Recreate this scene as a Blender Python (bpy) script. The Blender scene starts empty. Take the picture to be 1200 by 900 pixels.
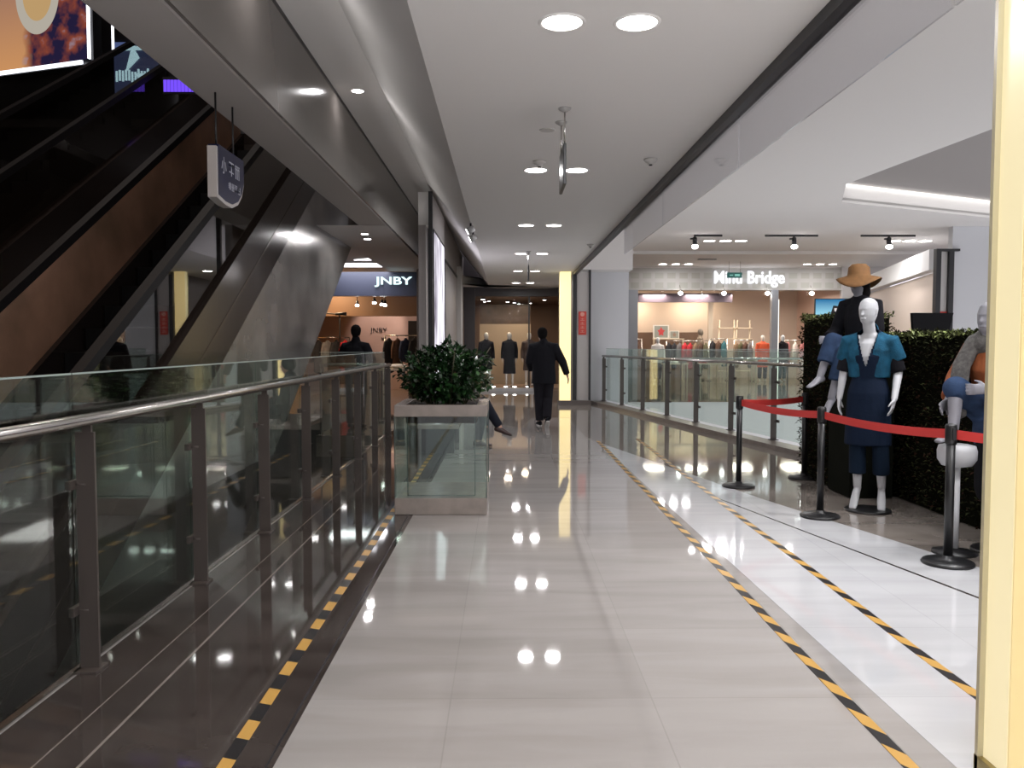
import bpy, bmesh, math, random
from mathutils import Vector, Matrix, noise as mnoise
random.seed(7)
SC = bpy.context.scene
COL = SC.collection
PI = math.pi
# ------------------------------------------------------------ camera
F, H, HY, VX = 960.0, 1.5, 403.0, 592.0
cam = bpy.data.objects.new('camera', bpy.data.cameras.new('camera'))
COL.objects.link(cam)
cam.data.sensor_width = 36; cam.data.lens = 36*F/1200
cam.data.clip_start = 0.05; cam.data.clip_end = 300
cam.location = (0, 0, H)
cam.rotation_euler = (PI/2 - math.atan(47/F), 0, -math.atan(8/F))
SC.camera = cam
# ------------------------------------------------------------ world, exposure
w = bpy.data.worlds.new('world'); SC.world = w; w.use_nodes = True
w.node_tree.nodes['Background'].inputs[0].default_value = (0.95, 0.93, 1.0, 1)
w.node_tree.nodes['Background'].inputs[1].default_value = 0.75
SC.view_settings.view_transform = 'Standard'; SC.view_settings.look = 'None'
SC.view_settings.gamma = 1; SC.view_settings.exposure = 0.66
SC.view_settings.use_curve_mapping = False
SC.cycles.transparent_max_bounces = 32
SC.cycles.max_bounces = 8
SC.cycles.sample_clamp_indirect = 4.0
SC.cycles.use_denoising = True
SC.cycles.caustics_reflective = False; SC.cycles.caustics_refractive = False

def area(name, loc, size, power, col=(1, 1, 1), rot=(0, 0, 0), sy=None, shape=None, spread=None):
    d = bpy.data.lights.new(name, 'AREA'); d.energy = power; d.color = col
    d.size = size
    if sy: d.shape = 'RECTANGLE'; d.size_y = sy
    if shape: d.shape = shape
    if spread: d.spread = spread
    o = bpy.data.objects.new(name, d); COL.objects.link(o); o.location = loc; o.rotation_euler = rot
    return o
def spot(name, loc, to, power, col=(1, 1, 1), ang=50, r=.05, blend=.6):
    d = bpy.data.lights.new(name, 'SPOT'); d.energy = power; d.color = col
    d.spot_size = math.radians(ang); d.spot_blend = blend; d.shadow_soft_size = r
    o = bpy.data.objects.new(name, d); COL.objects.link(o); o.location = loc
    o.rotation_euler = (Vector(to)-Vector(loc)).to_track_quat('-Z', 'Y').to_euler()
    return o
# reveal cove, lit ceiling panel behind the photographer, and an added ceiling fill
area('reveal_cove', (-1.90, 8.5, 3.75), .12, 10, (1, .97, .95), rot=(0, math.radians(-112), 0), sy=24, spread=math.radians(92))
area('corridor_light', (0.1, -3.0, 3.2), 2.5, 15, (1, .96, .93), sy=2.5)
area('ceiling_fill', (0.3, -4.0, .5), 4.5, 370, (.97, .97, 1), rot=(math.radians(150), 0, 0), sy=1.2, spread=math.radians(105))  # added lamp, unseen behind the camera, that brightens the near ceiling
# ------------------------------------------------------------ materials
MATS = {}
def mat(name, col, rough=.5, metal=0., spec=.5, emit=None, es=0., var=0., vs=5., bump=0., bs=60., coat=0., stretch=(1, 1, 1), col2=None, alpha=None):
    if name in MATS: return MATS[name]
    m = bpy.data.materials.new(name); m.use_nodes = True
    nt = m.node_tree; b = nt.nodes['Principled BSDF']
    c = (*col, 1)
    b.inputs['Base Color'].default_value = c
    b.inputs['Roughness'].default_value = rough; b.inputs['Metallic'].default_value = metal
    b.inputs['Specular IOR Level'].default_value = spec
    b.inputs['Coat Weight'].default_value = coat; b.inputs['Coat Roughness'].default_value = .05
    if emit: b.inputs['Emission Color'].default_value = (*emit, 1); b.inputs['Emission Strength'].default_value = es
    if var > 0 or bump > 0:
        tc = nt.nodes.new('ShaderNodeTexCoord'); mp = nt.nodes.new('ShaderNodeMapping')
        mp.inputs['Scale'].default_value = stretch
        nt.links.new(tc.outputs['Object'], mp.inputs[0])
    if var > 0:
        n = nt.nodes.new('ShaderNodeTexNoise'); n.inputs['Scale'].default_value = vs; n.inputs['Detail'].default_value = 5
        r = nt.nodes.new('ShaderNodeValToRGB')
        a = tuple(max(0, x*(1-var)) for x in col); z = tuple(min(1, x*(1+var)) for x in (col2 or col))
        r.color_ramp.elements[0].position = .3; r.color_ramp.elements[1].position = .7
        r.color_ramp.elements[0].color = (*a, 1); r.color_ramp.elements[1].color = (*z, 1)
        nt.links.new(mp.outputs[0], n.inputs['Vector']); nt.links.new(n.outputs['Fac'], r.inputs[0])
        nt.links.new(r.outputs[0], b.inputs['Base Color'])
    if bump > 0:
        n2 = nt.nodes.new('ShaderNodeTexNoise'); n2.inputs['Scale'].default_value = bs; n2.inputs['Detail'].default_value = 3
        bp = nt.nodes.new('ShaderNodeBump'); bp.inputs['Strength'].default_value = bump; bp.inputs['Distance'].default_value = .01
        nt.links.new(mp.outputs[0], n2.inputs['Vector']); nt.links.new(n2.outputs['Fac'], bp.inputs['Height'])
        nt.links.new(bp.outputs[0], b.inputs['Normal'])
    MATS[name] = m
    return m
def emis(name, col, s):
    if name in MATS: return MATS[name]
    m = bpy.data.materials.new(name); m.use_nodes = True; nt = m.node_tree; nt.nodes.clear()
    e = nt.nodes.new('ShaderNodeEmission'); e.inputs[0].default_value = (*col, 1); e.inputs[1].default_value = s
    o = nt.nodes.new('ShaderNodeOutputMaterial'); nt.links.new(e.outputs[0], o.inputs[0])
    MATS[name] = m; return m
def glass(name, tint=(.9, .95, .93), ior=1.45, rough=0., gcol=(1, 1, 1)):
    if name in MATS: return MATS[name]
    m = bpy.data.materials.new(name); m.use_nodes = True; nt = m.node_tree; nt.nodes.clear()
    t = nt.nodes.new('ShaderNodeBsdfTransparent'); t.inputs[0].default_value = (*tint, 1)
    g = nt.nodes.new('ShaderNodeBsdfGlossy'); g.inputs['Roughness'].default_value = rough; g.inputs[0].default_value = (*gcol, 1)
    f = nt.nodes.new('ShaderNodeFresnel'); ge = nt.nodes.new('ShaderNodeNewGeometry')
    mr = nt.nodes.new('ShaderNodeMapRange'); mr.inputs[3].default_value = ior; mr.inputs[4].default_value = 1/ior
    nt.links.new(ge.outputs['Backfacing'], mr.inputs[0]); nt.links.new(mr.outputs[0], f.inputs[0])
    x = nt.nodes.new('ShaderNodeMixShader'); o = nt.nodes.new('ShaderNodeOutputMaterial')
    nt.links.new(f.outputs[0], x.inputs[0]); nt.links.new(t.outputs[0], x.inputs[1]); nt.links.new(g.outputs[0], x.inputs[2])
    nt.links.new(x.outputs[0], o.inputs[0]); MATS[name] = m; return m
def marble(name, a, b_, joint, tile=(.85, .85), rough=.07, shift=(-.23, 0), vein=(1.2, 9, 1)):
    m = bpy.data.materials.new(name); m.use_nodes = True; nt = m.node_tree; N = nt.nodes; L = nt.links
    b = N['Principled BSDF']; b.inputs['Roughness'].default_value = rough; b.inputs['Specular IOR Level'].default_value = .6
    tc = N.new('ShaderNodeTexCoord'); mp = N.new('ShaderNodeMapping'); mp.inputs['Scale'].default_value = vein
    L.new(tc.outputs['Object'], mp.inputs[0])
    n = N.new('ShaderNodeTexNoise'); n.inputs['Scale'].default_value = 1.6; n.inputs['Detail'].default_value = 7; n.inputs['Distortion'].default_value = .5
    L.new(mp.outputs[0], n.inputs['Vector'])
    r = N.new('ShaderNodeValToRGB'); r.color_ramp.elements[0].position = .33; r.color_ramp.elements[1].position = .62
    r.color_ramp.elements[0].color = (*a, 1); r.color_ramp.elements[1].color = (*b_, 1)
    L.new(n.outputs['Fac'], r.inputs[0])
    mp2 = N.new('ShaderNodeMapping'); mp2.inputs['Location'].default_value = (-shift[0], -shift[1], 0)
    L.new(tc.outputs['Object'], mp2.inputs[0])
    br = N.new('ShaderNodeTexBrick'); br.offset = 0; br.squash = 1
    br.inputs['Scale'].default_value = 1; br.inputs['Mortar Size'].default_value = .0035; br.inputs['Mortar Smooth'].default_value = .4
    br.inputs['Brick Width'].default_value = tile[0]; br.inputs['Row Height'].default_value = tile[1]
    br.inputs['Color1'].default_value = (1, 1, 1, 1); br.inputs['Color2'].default_value = (.93, .93, .93, 1); br.inputs['Mortar'].default_value = (joint, joint, joint, 1)
    L.new(mp2.outputs[0], br.inputs['Vector'])
    mx = N.new('ShaderNodeMix'); mx.data_type = 'RGBA'; mx.blend_type = 'MULTIPLY'; mx.inputs[0].default_value = 1
    L.new(r.outputs[0], mx.inputs[6]); L.new(br.outputs['Color'], mx.inputs[7]); L.new(mx.outputs[2], b.inputs['Base Color'])
    MATS[name] = m; return m

M_LIGHT = marble('cream_marble', (.315, .295, .28), (.365, .345, .33), .86, rough=.035, vein=(.5, 3, 1))
M_DARK = marble('brown_marble', (.034, .027, .024), (.062, .052, .047), .8, (1.2, 2.4), rough=.045, vein=(.6, 2, 1))
M_BROWN = marble('taupe_marble', (.19, .165, .145), (.25, .22, .195), .85, (1.2, 1.2), rough=.05, vein=(.6, 2, 1))
M_WHITE = marble('white_marble', (.50, .505, .52), (.56, .565, .58), .85, (.85, .85), rough=.05, vein=(.5, 3, 1))
M_CEIL = mat('ceiling_paint', (.72, .70, .68), .8)
M_WALL = mat('wall_paint', (.55, .53, .52), .6)
M_WHITEWALL = mat('white_wall', (.62, .63, .65), .45)
M_GREYW = mat('grey_panel', (.33, .30, .29), .5)
M_BLACK = mat('black_trim', (.012, .012, .014), .4)
M_STEEL = mat('brushed_steel', (.55, .53, .50), .22, 1.0, var=.08, vs=30, stretch=(1, 1, 30))
M_POST = mat('post_steel', (.085, .070, .062), .5, .3)
M_GLASS = glass('clear_glass', (.90, .955, .93))
M_GLASSE = mat('glass_edge', (.35, .42, .40), .2)
M_GLASS2 = glass('curtain_glass', (.90, .90, .92), 1.6, .04)
M_SHOPG = glass('shop_glass', (.95, .96, .96), 1.15)
M_PL = mat('black_plastic', (.012, .012, .013), .35)
M_RED = mat('red_belt', (.55, .035, .03), .7)
M_LAMP = emis('lamp_glow', (1, .95, .92), 14)
M_MANQ = mat('mannequin_white', (.50, .51, .53), .4)
M_SKIN = mat('skin', (.42, .24, .17), .5)

# ------------------------------------------------------------ mesh helpers
def link(name, bm, m, parent=None, smooth=False, bevel=0.):
    me = bpy.data.meshes.new(name); bm.normal_update(); bm.to_mesh(me); bm.free()
    ms = m if isinstance(m, (list, tuple)) else [m]
    for x in ms: me.materials.append(x)
    if smooth:
        for p in me.polygons: p.use_smooth = True
    o = bpy.data.objects.new(name, me); COL.objects.link(o)
    if parent: o.parent = parent
    if bevel:
        b = o.modifiers.new('b', 'BEVEL'); b.width = bevel; b.segments = 2; b.limit_method = 'ANGLE'
    return o
def tag(o, label, cat, group=None, kind=None):
    if label: o['label'] = label
    if cat: o['category'] = cat
    if group: o['group'] = group
    if kind: o['kind'] = kind
    return o
def thing(name, label, cat, loc=(0, 0, 0), rz=0, group=None):
    o = bpy.data.objects.new(name, None); COL.objects.link(o); o.location = loc; o.rotation_euler = (0, 0, rz)
    o.empty_display_size = .1
    return tag(o, label, cat, group)
def box(bm, x0, x1, y0, y1, z0, z1, mi=0):
    v = [bm.verts.new(p) for p in ((x0, y0, z0), (x1, y0, z0), (x1, y1, z0), (x0, y1, z0), (x0, y0, z1), (x1, y0, z1), (x1, y1, z1), (x0, y1, z1))]
    for f in ((0, 3, 2, 1), (4, 5, 6, 7), (0, 1, 5, 4), (1, 2, 6, 5), (2, 3, 7, 6), (3, 0, 4, 7)):
        fc = bm.faces.new([v[i] for i in f]); fc.material_index = mi
    return v
def bx(name, m, dims, parent=None, bevel=0.):
    bm = bmesh.new(); box(bm, *dims); return link(name, bm, m, parent, bevel=bevel)
def struct(name, m, dims, bevel=0.):
    o = bx(name, m, dims, bevel=bevel); o['kind'] = 'structure'; return o
def prism(bm, pts, z0, z1, mi=0):
    a = [bm.verts.new((x, y, z0)) for x, y in pts]; b = [bm.verts.new((x, y, z1)) for x, y in pts]
    n = len(pts)
    fs = [bm.faces.new(a[::-1]), bm.faces.new(b)]
    for i in range(n): fs.append(bm.faces.new((a[i], a[(i+1) % n], b[(i+1) % n], b[i])))
    for f in fs: f.material_index = mi
    return fs
def profx(bm, pts, x0, x1, mi=0):
    """closed outline in (y, z) extruded along x"""
    a = [bm.verts.new((x0, y, z)) for y, z in pts]; b = [bm.verts.new((x1, y, z)) for y, z in pts]
    n = len(pts); fs = [bm.faces.new(a), bm.faces.new(b[::-1])]
    for i in range(n): fs.append(bm.faces.new((a[i], b[i], b[(i+1) % n], a[(i+1) % n])))
    for f in fs: f.material_index = mi
def cyl(bm, p0, p1, r0, r1=None, n=16, caps=True, mi=0):
    r1 = r0 if r1 is None else r1
    p0, p1 = Vector(p0), Vector(p1); t = (p1-p0).normalized()
    u = t.orthogonal().normalized(); v = t.cross(u)
    A = []; B = []
    for i in range(n):
        a = 2*PI*i/n; d = u*math.cos(a)+v*math.sin(a)
        A.append(bm.verts.new(p0+d*r0)); B.append(bm.verts.new(p1+d*r1))
    for i in range(n):
        f = bm.faces.new((A[i], A[(i+1) % n], B[(i+1) % n], B[i])); f.material_index = mi; f.smooth = True
    if caps:
        bm.faces.new(A[::-1]).material_index = mi; bm.faces.new(B).material_index = mi
def lathe(bm, prof, c=(0, 0, 0), n=32, mi=0):
    rings = []
    for r, z in prof:
        rings.append([bm.verts.new((c[0]+r*math.cos(2*PI*i/n), c[1]+r*math.sin(2*PI*i/n), c[2]+z)) for i in range(n)])
    for a, b in zip(rings, rings[1:]):
        for i in range(n):
            f = bm.faces.new((a[i], a[(i+1) % n], b[(i+1) % n], b[i])); f.smooth = True; f.material_index = mi
    bm.faces.new(rings[0][::-1]).material_index = mi; bm.faces.new(rings[-1]).material_index = mi
def chain(bm, pts, side=(1, 0, 0), n=14, cap=True):
    """lofted tapered limb: pts = [(pos, rx, ry)] with rounded ends"""
    P = [(Vector(p), a, b) for p, a, b in pts]; side = Vector(side); R = []
    m = len(P)
    def ring(c, t, a, b):
        u = side - t*side.dot(t)
        if u.length < 1e-3: u = t.orthogonal()
        u.normalize(); v = t.cross(u)
        return [bm.verts.new(c+u*(a*math.cos(2*PI*i/n))+v*(b*math.sin(2*PI*i/n))) for i in range(n)]
    for i, (p, a, b) in enumerate(P):
        t = (P[min(i+1, m-1)][0]-P[max(i-1, 0)][0]).normalized()
        if i == 0 and cap not in (False, 'end'):
            r = min(a, b)
            for k in (.98, .8, .45): R.append(ring(p-t*r*k, t, a*math.sqrt(1-k*k), b*math.sqrt(1-k*k)))
        R.append(ring(p, t, a, b))
        if i == m-1 and cap not in (False, 'start'):
            r = min(a, b)
            for k in (.45, .8, .98): R.append(ring(p+t*r*k, t, a*math.sqrt(1-k*k), b*math.sqrt(1-k*k)))
    for A, B in zip(R, R[1:]):
        for i in range(n): bm.faces.new((A[i], A[(i+1) % n], B[(i+1) % n], B[i]))
    bm.faces.new(R[0][::-1]); bm.faces.new(R[-1])
def ball(bm, c, rx, ry, rz, n=16):
    chain(bm, [((c[0], c[1], c[2]+rz*k), rx*math.sqrt(1-k*k), ry*math.sqrt(1-k*k)) for k in (-.97, -.85, -.6, -.3, 0, .3, .6, .85, .97)], n=n, cap=False)
def blob(name, bm, m, parent, voxel=.008, smooth=4, cut=None):
    """union of limbs turned into one continuous surface"""
    me = bpy.data.meshes.new(name+'_t'); bmesh.ops.recalc_face_normals(bm, faces=bm.faces); bm.to_mesh(me); bm.free()
    o = bpy.data.objects.new(name+'_t', me); COL.objects.link(o)
    r = o.modifiers.new('r', 'REMESH'); r.mode = 'VOXEL'; r.voxel_size = voxel; r.use_smooth_shade = True
    s = o.modifiers.new('s', 'SMOOTH'); s.iterations = smooth; s.factor = .5
    dg = bpy.context.evaluated_depsgraph_get(); dg.update()
    nm = bpy.data.meshes.new_from_object(o.evaluated_get(dg)); nm.name = name
    bpy.data.objects.remove(o); bpy.data.meshes.remove(me)
    if cut:
        b2 = bmesh.new(); b2.from_mesh(nm)
        kill = [f for f in b2.faces if cut(f.calc_center_median(), f.normal)]
        bmesh.ops.delete(b2, geom=kill, context='FACES'); b2.to_mesh(nm); b2.free()
    nm.materials.clear(); nm.materials.append(m)
    for p in nm.polygons: p.use_smooth = True
    q = bpy.data.objects.new(name, nm); COL.objects.link(q); q.parent = parent
    return q
def text(name, body, m, loc, rot=(PI/2, 0, 0), width=1., height=None, extrude=.02, parent=None, bold=0.):
    cu = bpy.data.curves.new(name, 'FONT'); cu.body = body; cu.extrude = extrude; cu.offset = bold; cu.size = 1
    o = bpy.data.objects.new(name, cu); COL.objects.link(o)
    dg = bpy.context.evaluated_depsgraph_get(); dg.update()
    me = bpy.data.meshes.new_from_object(o.evaluated_get(dg)); bpy.data.objects.remove(o)
    xs = [v.co.x for v in me.vertices]; ys = [v.co.y for v in me.vertices]
    if not xs: xs, ys = [0, 1], [0, 1]
    sx = width/(max(xs)-min(xs)); sy = height/(max(ys)-min(ys)) if height else sx
    cx, cy = (max(xs)+min(xs))/2, (max(ys)+min(ys))/2
    for v in me.vertices: v.co.x = (v.co.x-cx)*sx; v.co.y = (v.co.y-cy)*sy
    me.materials.clear(); me.materials.append(m)
    q = bpy.data.objects.new(name, me); COL.objects.link(q); q.location = loc; q.rotation_euler = rot
    if parent: q.parent = parent
    return q
def copytree(o, parent=None, depth=0):
    c = o.copy(); COL.objects.link(c)
    if parent: c.parent = parent
    for ch in list(o.children): copytree(ch, c)
    return c

# ============================================================ FLOORS
RL = [(2.46, 20.6), (3.98, 12.1), (5.1, 6.0)]          # line of the right-hand railing
bm = bmesh.new()
T = -.35
prism(bm, [(-1.95, -5), (5.1, -5), (5.1, 6.0), (3.98, 12.1), (2.46, 20.6), (2.46, 21), (-1.95, 21)], T, 0, 0)
prism(bm, [(5.1, -5), (13, -5), (13, 6), (5.1, 6)], T, 0, 0)
prism(bm, [(-9, 21), (20, 21), (20, 37), (-9, 37)], T, 0, 2)
prism(bm, [(-3.1, 13.4), (-1.95, 13.4), (-1.95, 21), (-3.1, 21)], T, 0, 2)
prism(bm, [(-9, 17.6), (-3.1, 17.6), (-3.1, 21), (-9, 21)], T, 0, 2)
# inlaid bands
prism(bm, [(-1.94, -5), (-.85, -5), (-.80, 10), (-.80, 20.9), (-1.94, 20.9)], 0, .0015, 1)
prism(bm, [(3.17, 5.45), (3.6, 4), (5.1, 4), (5.1, 6), (3.98, 12.1), (2.46, 20.5), (1.30, 20.5), (1.30, 13), (1.45, 12.3), (2.5, 7.8)], 0, .0015, 2)
prism(bm, [(-.80, 16.6), (1.30, 16.6), (1.3, 19.5), (-.8, 19.5)], 0, .0012, 2)
prism(bm, [(-.15, 15.2), (.3, 14.6), (.55, 16.6), (-.15, 16.6)], 0, .0012, 2)
# bright display floor at the right
prism(bm, [(1.45, 12.3), (2.5, 7.8), (3.17, 5.45), (3.6, 4), (3.6, -5), (1.75, -5), (1.5, 8)], 0, .001, 3)
prism(bm, [(2.03, 8.0), (2.045, 8.0), (3.15, 3.3), (3.12, 3.3)], 0, .002, 1)
# light joint lines on the dark band
for x, wd in ((-1.52, .012), (-1.68, .006), (-.853, .008)):
    prism(bm, [(x, -5), (x+wd, -5), (x+wd, 20.9), (x, 20.9)], .0015, .0022, 2 if x < -1 else 4)
o = link('floor', bm, [M_LIGHT, M_DARK, M_BROWN, M_WHITE, M_BLACK]); o['kind'] = 'structure'
# floor edges
struct('trim_1', mat('slab_edge', (.8, .8, .8), .5), (2.46, 13, 20.98, 21.1, -1.9, -.0))
struct('floor_lower_bounce', mat('bounce_floor', (.6, .6, .6), .3), (-1.5, 14, 4, 24, -5, -4.98))  # paler slab added to bounce light up onto the slab edge
struct('trim_2', M_STEEL, (-1.985, -1.95, -5, 13.4, -.35, .012))
struct('trim_3', mat('dark_fascia', (.10, .09, .085), .5), (-2.0, -1.96, -5, 13.4, -1.1, -.35))
bm = bmesh.new()                                          # stone kerb below the right railing
def offs(p, q, d):
    v = Vector((q[0]-p[0], q[1]-p[1])).normalized(); return (p[0]-d*abs(v.y), p[1]-d*v.x*-1 if False else p[1])
prism(bm, [(RL[0][0]-.3, 20.6), (RL[0][0], 20.6), RL[1], RL[2], (RL[2][0]-.3, 6.0), (RL[1][0]-.3, 12.1)], .0016, .07)
o = link('trim_4', bm, mat('kerb_stone', (.20, .165, .14), .3, var=.15, vs=8)); o['kind'] = 'structure'
# lower level and far walls of the atrium
struct('floor_lower', mat('lower_floor', (.16, .15, .14), .15, var=.2, vs=.6), (-18, 14, -8, 38, -5.2, -5))
struct('wall_atrium_left', mat('atrium_wall', (.075, .066, .062), .5, var=.3, vs=.7), (-16.2, -16, -8, 31, -5, 13))
struct('wall_atrium_far', MATS['atrium_wall'], (-16, -9, 30.8, 31, -5, 13))
struct('wall_atrium_lower', mat('lower_wall', (.10, .085, .075), .4, var=.4, vs=.5), (-16, 14, 24, 24.2, -5, -.4))
struct('wall_block_atrium', MATS['atrium_wall'], (-16, -2.4, -6.2, -6, -5, 13))  # unseen wall added to keep world light off the escalators
struct('ceiling_atrium', MATS['atrium_wall'], (-16, -2.3, -6, 31, 13, 13.2))
struct('wall_atrium_right', mat('upper_wall', (.12, .10, .095), .5), (-2.4, -2.3, -6, 30.8, 5.0, 13))
struct('floor_upper', MATS['dark_fascia'], (-9, -3.0, 17.7, 30.8, 3.62, 5.0))

struct('wall_block_back', MATS['atrium_wall'], (-16, 14, -8.2, -8.0, -5, 0))  # added unseen wall that shuts world light out of the lower level
struct('wall_block_under', MATS['atrium_wall'], (-2.2, -2.1, -8.0, 13, -5, -.36))  # added with it, closing the space beneath the floor to light
# ============================================================ CEILINGS
bm = bmesh.new()
box(bm, -.5, 1.70, -5, 25.4, 3.25, 3.5)
prism(bm, [(-1.3, 25.4), (1.7, 25.4), (1.7, 25.55), (1.3, 26), (-.2, 26), (-.9, 25.0), (-1.3, 24.0)], 3.25, 3.5)
o = link('ceiling', bm, M_CEIL); o['kind'] = 'structure'
bm = bmesh.new()                                          # sloping reveal and high strip over the railing
a = [(-.5, 3.25), (-.5, 3.5), (-1.35, 4.6), (-1.97, 4.6), (-1.97, 4.38), (-1.4, 4.38)]
A = [bm.verts.new((x, -5, z)) for x, z in a]; B = [bm.verts.new((x, 25.4, z)) for x, z in a]
bm.faces.new(A); bm.faces.new(B[::-1])
for i in range(6): bm.faces.new((A[i], B[i], B[(i+1) % 6], A[(i+1) % 6]))
bmesh.ops.recalc_face_normals(bm, faces=bm.faces)
o = link('ceiling_slope', bm, M_CEIL); o['kind'] = 'structure'
struct('trim_5', M_BLACK, (-1.955, -1.925, -5, 21.4, 4.345, 4.38))
struct('wall_beam', mat('beam_paint', (.42, .39, .37), .6), (-2.41, -1.96, -5, 21.4, 3.45, 5.0))
struct('trim_6', mat('shaded_beam_glass', (.13, .115, .105), .12), (-1.958, -1.93, -5, 21.4, 3.47, 4.345))  # beam facing; the shade of its unlit side is put into the colour
struct('ceiling_left', M_WALL, (-3.1, -1.96, 13.6, 22, 3.44, 3.449))
struct('ceiling_far_left', M_WALL, (-9, -2.0, 17.7, 30, 3.56, 3.6))
bm = bmesh.new()                                          # high ceiling over the right-hand void
z0, z1 = 4.4, 4.5
prism(bm, [(1.7, -5), (7.5, -5), (7.0, 7), (6.6, 11), (6.2, 15), (6.9, 16.9), (1.7, 16.9)], z0, z1)
prism(bm, [(1.7, 16.9), (6.9, 16.9), (11.5, 19.1), (18, 22.2), (18, 37), (1.7, 37)], z0, z1)
o = link('ceiling_right', bm, M_CEIL); o['kind'] = 'structure'
struct('ceiling_recess', mat('recess_shade_paint', (.30, .28, .27), .8), (6, 18, -5, 23, 4.80, 4.9))  # shade of the raised recess is put into this darker colour
bm = bmesh.new()
for p, q in (((6.9, 16.9), (11.5, 19.1)), ((11.5, 19.1), (18, 22.2)), ((6.9, 16.9), (6.2, 15)), ((6.2, 15), (6.6, 11)), ((6.6, 11), (7, 7))):
    f = bm.faces.new([bm.verts.new(v) for v in ((*p, 4.45), (*q, 4.45), (*q, 4.8), (*p, 4.8))])
o = link('trim_7', bm, M_CEIL); o['kind'] = 'structure'
cv = bx('cove_light', emis('cove_led', (1, .98, .95), 1.6), (0, 5.1, -.05, -.02, 0, .03))
cv.location = (6.9, 16.9, 4.74); cv.rotation_euler = (0, 0, math.atan2(2.2, 4.6))
tag(cv, 'white linear cove light along the edge of the dark ceiling recess', 'cove light')
area('cove_wash', (9.3, 17.75, 4.72), 5, 3.5, (1, .98, .95), rot=(math.radians(35), 0, math.atan2(2.2, 4.6)), sy=.08)
struct('trim_8', M_CEIL, (1.7, 14, 25.75, 25.95, 4.31, 4.4))
struct('wall_soffit', M_CEIL, (1.70, 1.78, -5, 20, 3.25, 4.4))
struct('trim_9', M_BLACK, (1.66, 1.745, -5, 20, 3.18, 3.262))
# hanging smoke curtain glass
t = thing('smoke_curtain', 'grey glass smoke barrier hanging from the black ceiling track', 'glass barrier', (1.72, 0, 0))
for i, y in enumerate((0.3, 3.2, 6.1, 9.0)):
    bx('glass_panel', M_GLASS2, (-.006, .006, y, y+2.88, 2.79, 3.18), t)
# wall strips at the far right of the corridor
struct('wall_right', M_GREYW, (1.70, 1.82, 20.15, 26, 0, 3.3))
struct('wall_panel', mat('grey_wall_panel', (.50, .47, .45), .4), (1.75, 2.04, 20.05, 20.15, 0, 3.25))
struct('trim_10', M_BLACK, (1.65, 1.74, 20.0, 20.15, 0, 3.25))
struct('trim_11', M_BLACK, (2.04, 2.09, 20.0, 20.15, 0, 3.3))
struct('wall_white', M_WHITEWALL, (2.09, 3.1, 20.62, 20.8, 0, 4.4))
struct('baseboard_right', mat('base_stone', (.12, .10, .09), .3), (1.28, 2.1, 19.92, 20.0, 0, .12))
struct('ceiling_stub', M_CEIL, (1.70, 3.1, 20, 26.2, 3.3, 4.4))

# ============================================================ left wall past the railing
struct('wall_left', M_GREYW, (-1.55, -1.31, 17.75, 25.9, 0, 4.2))
struct('wall_left_top', M_CEIL, (-1.55, -1.31, 14.75, 17.75, 3.62, 4.2))
struct('wall_left_back', M_GREYW, (-1.55, -1.42, 14.75, 17.75, 0, 3.62))
struct('trim_12', M_BLACK, (-1.36, -1.29, 14.66, 14.75, 0, 4.2))
struct('trim_13', M_BLACK, (-1.31, -1.285, 17.72, 17.78, 0, 3.32))
struct('trim_14', M_BLACK, (-1.31, -1.285, 17.78, 22.2, 3.28, 3.33))
struct('trim_15', M_WALL, (-1.31, -1.20, 22.3, 23.2, 0, 3.6))
struct('wall_left_end', M_GREYW, (-2.3, -1.55, 21.4, 21.7, 0, 3.56))
# tall light box (backlit advertisement)
def poster_mat():
    m = bpy.data.materials.new('poster_glow'); m.use_nodes = True; nt = m.node_tree; nt.nodes.clear(); N = nt.nodes; L = nt.links
    tc = N.new('ShaderNodeTexCoord'); mp = N.new('ShaderNodeMapping'); mp.inputs['Scale'].default_value = (1, 1.3, .5)
    n = N.new('ShaderNodeTexNoise'); n.inputs['Scale'].default_value = 1.6; n.inputs['Detail'].default_value = 4
    r = N.new('ShaderNodeValToRGB'); r.color_ramp.elements[0].color = (.16, .14, .18, 1); r.color_ramp.elements[1].color = (.85, .82, .9, 1)
    r.color_ramp.elements[0].position = .35; r.color_ramp.elements[1].position = .6
    e = N.new('ShaderNodeEmission'); e.inputs[1].default_value = 1.0; o = N.new('ShaderNodeOutputMaterial')
    L.new(tc.outputs['Object'], mp.inputs[0]); L.new(mp.outputs[0], n.inputs['Vector']); L.new(n.outputs['Fac'], r.inputs[0])
    L.new(r.outputs[0], e.inputs[0]); L.new(e.outputs[0], o.inputs[0]); return m
t = thing('light_box', 'tall narrow backlit poster box on the wall left of the far corridor', 'light box', (-1.31, 15.2, .3))
bx('frame', M_BLACK, (-.09, 0, 0, 2.5, 0, 3.3), t)
bx('poster', poster_mat(), (.001, .012, .05, 2.45, .05, 3.25), t)
area('poster_spill', (-1.26, 16.4, 2.0), 2.3, 9, (.95, .93, 1), rot=(0, -PI/2, 0), sy=3)

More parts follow.
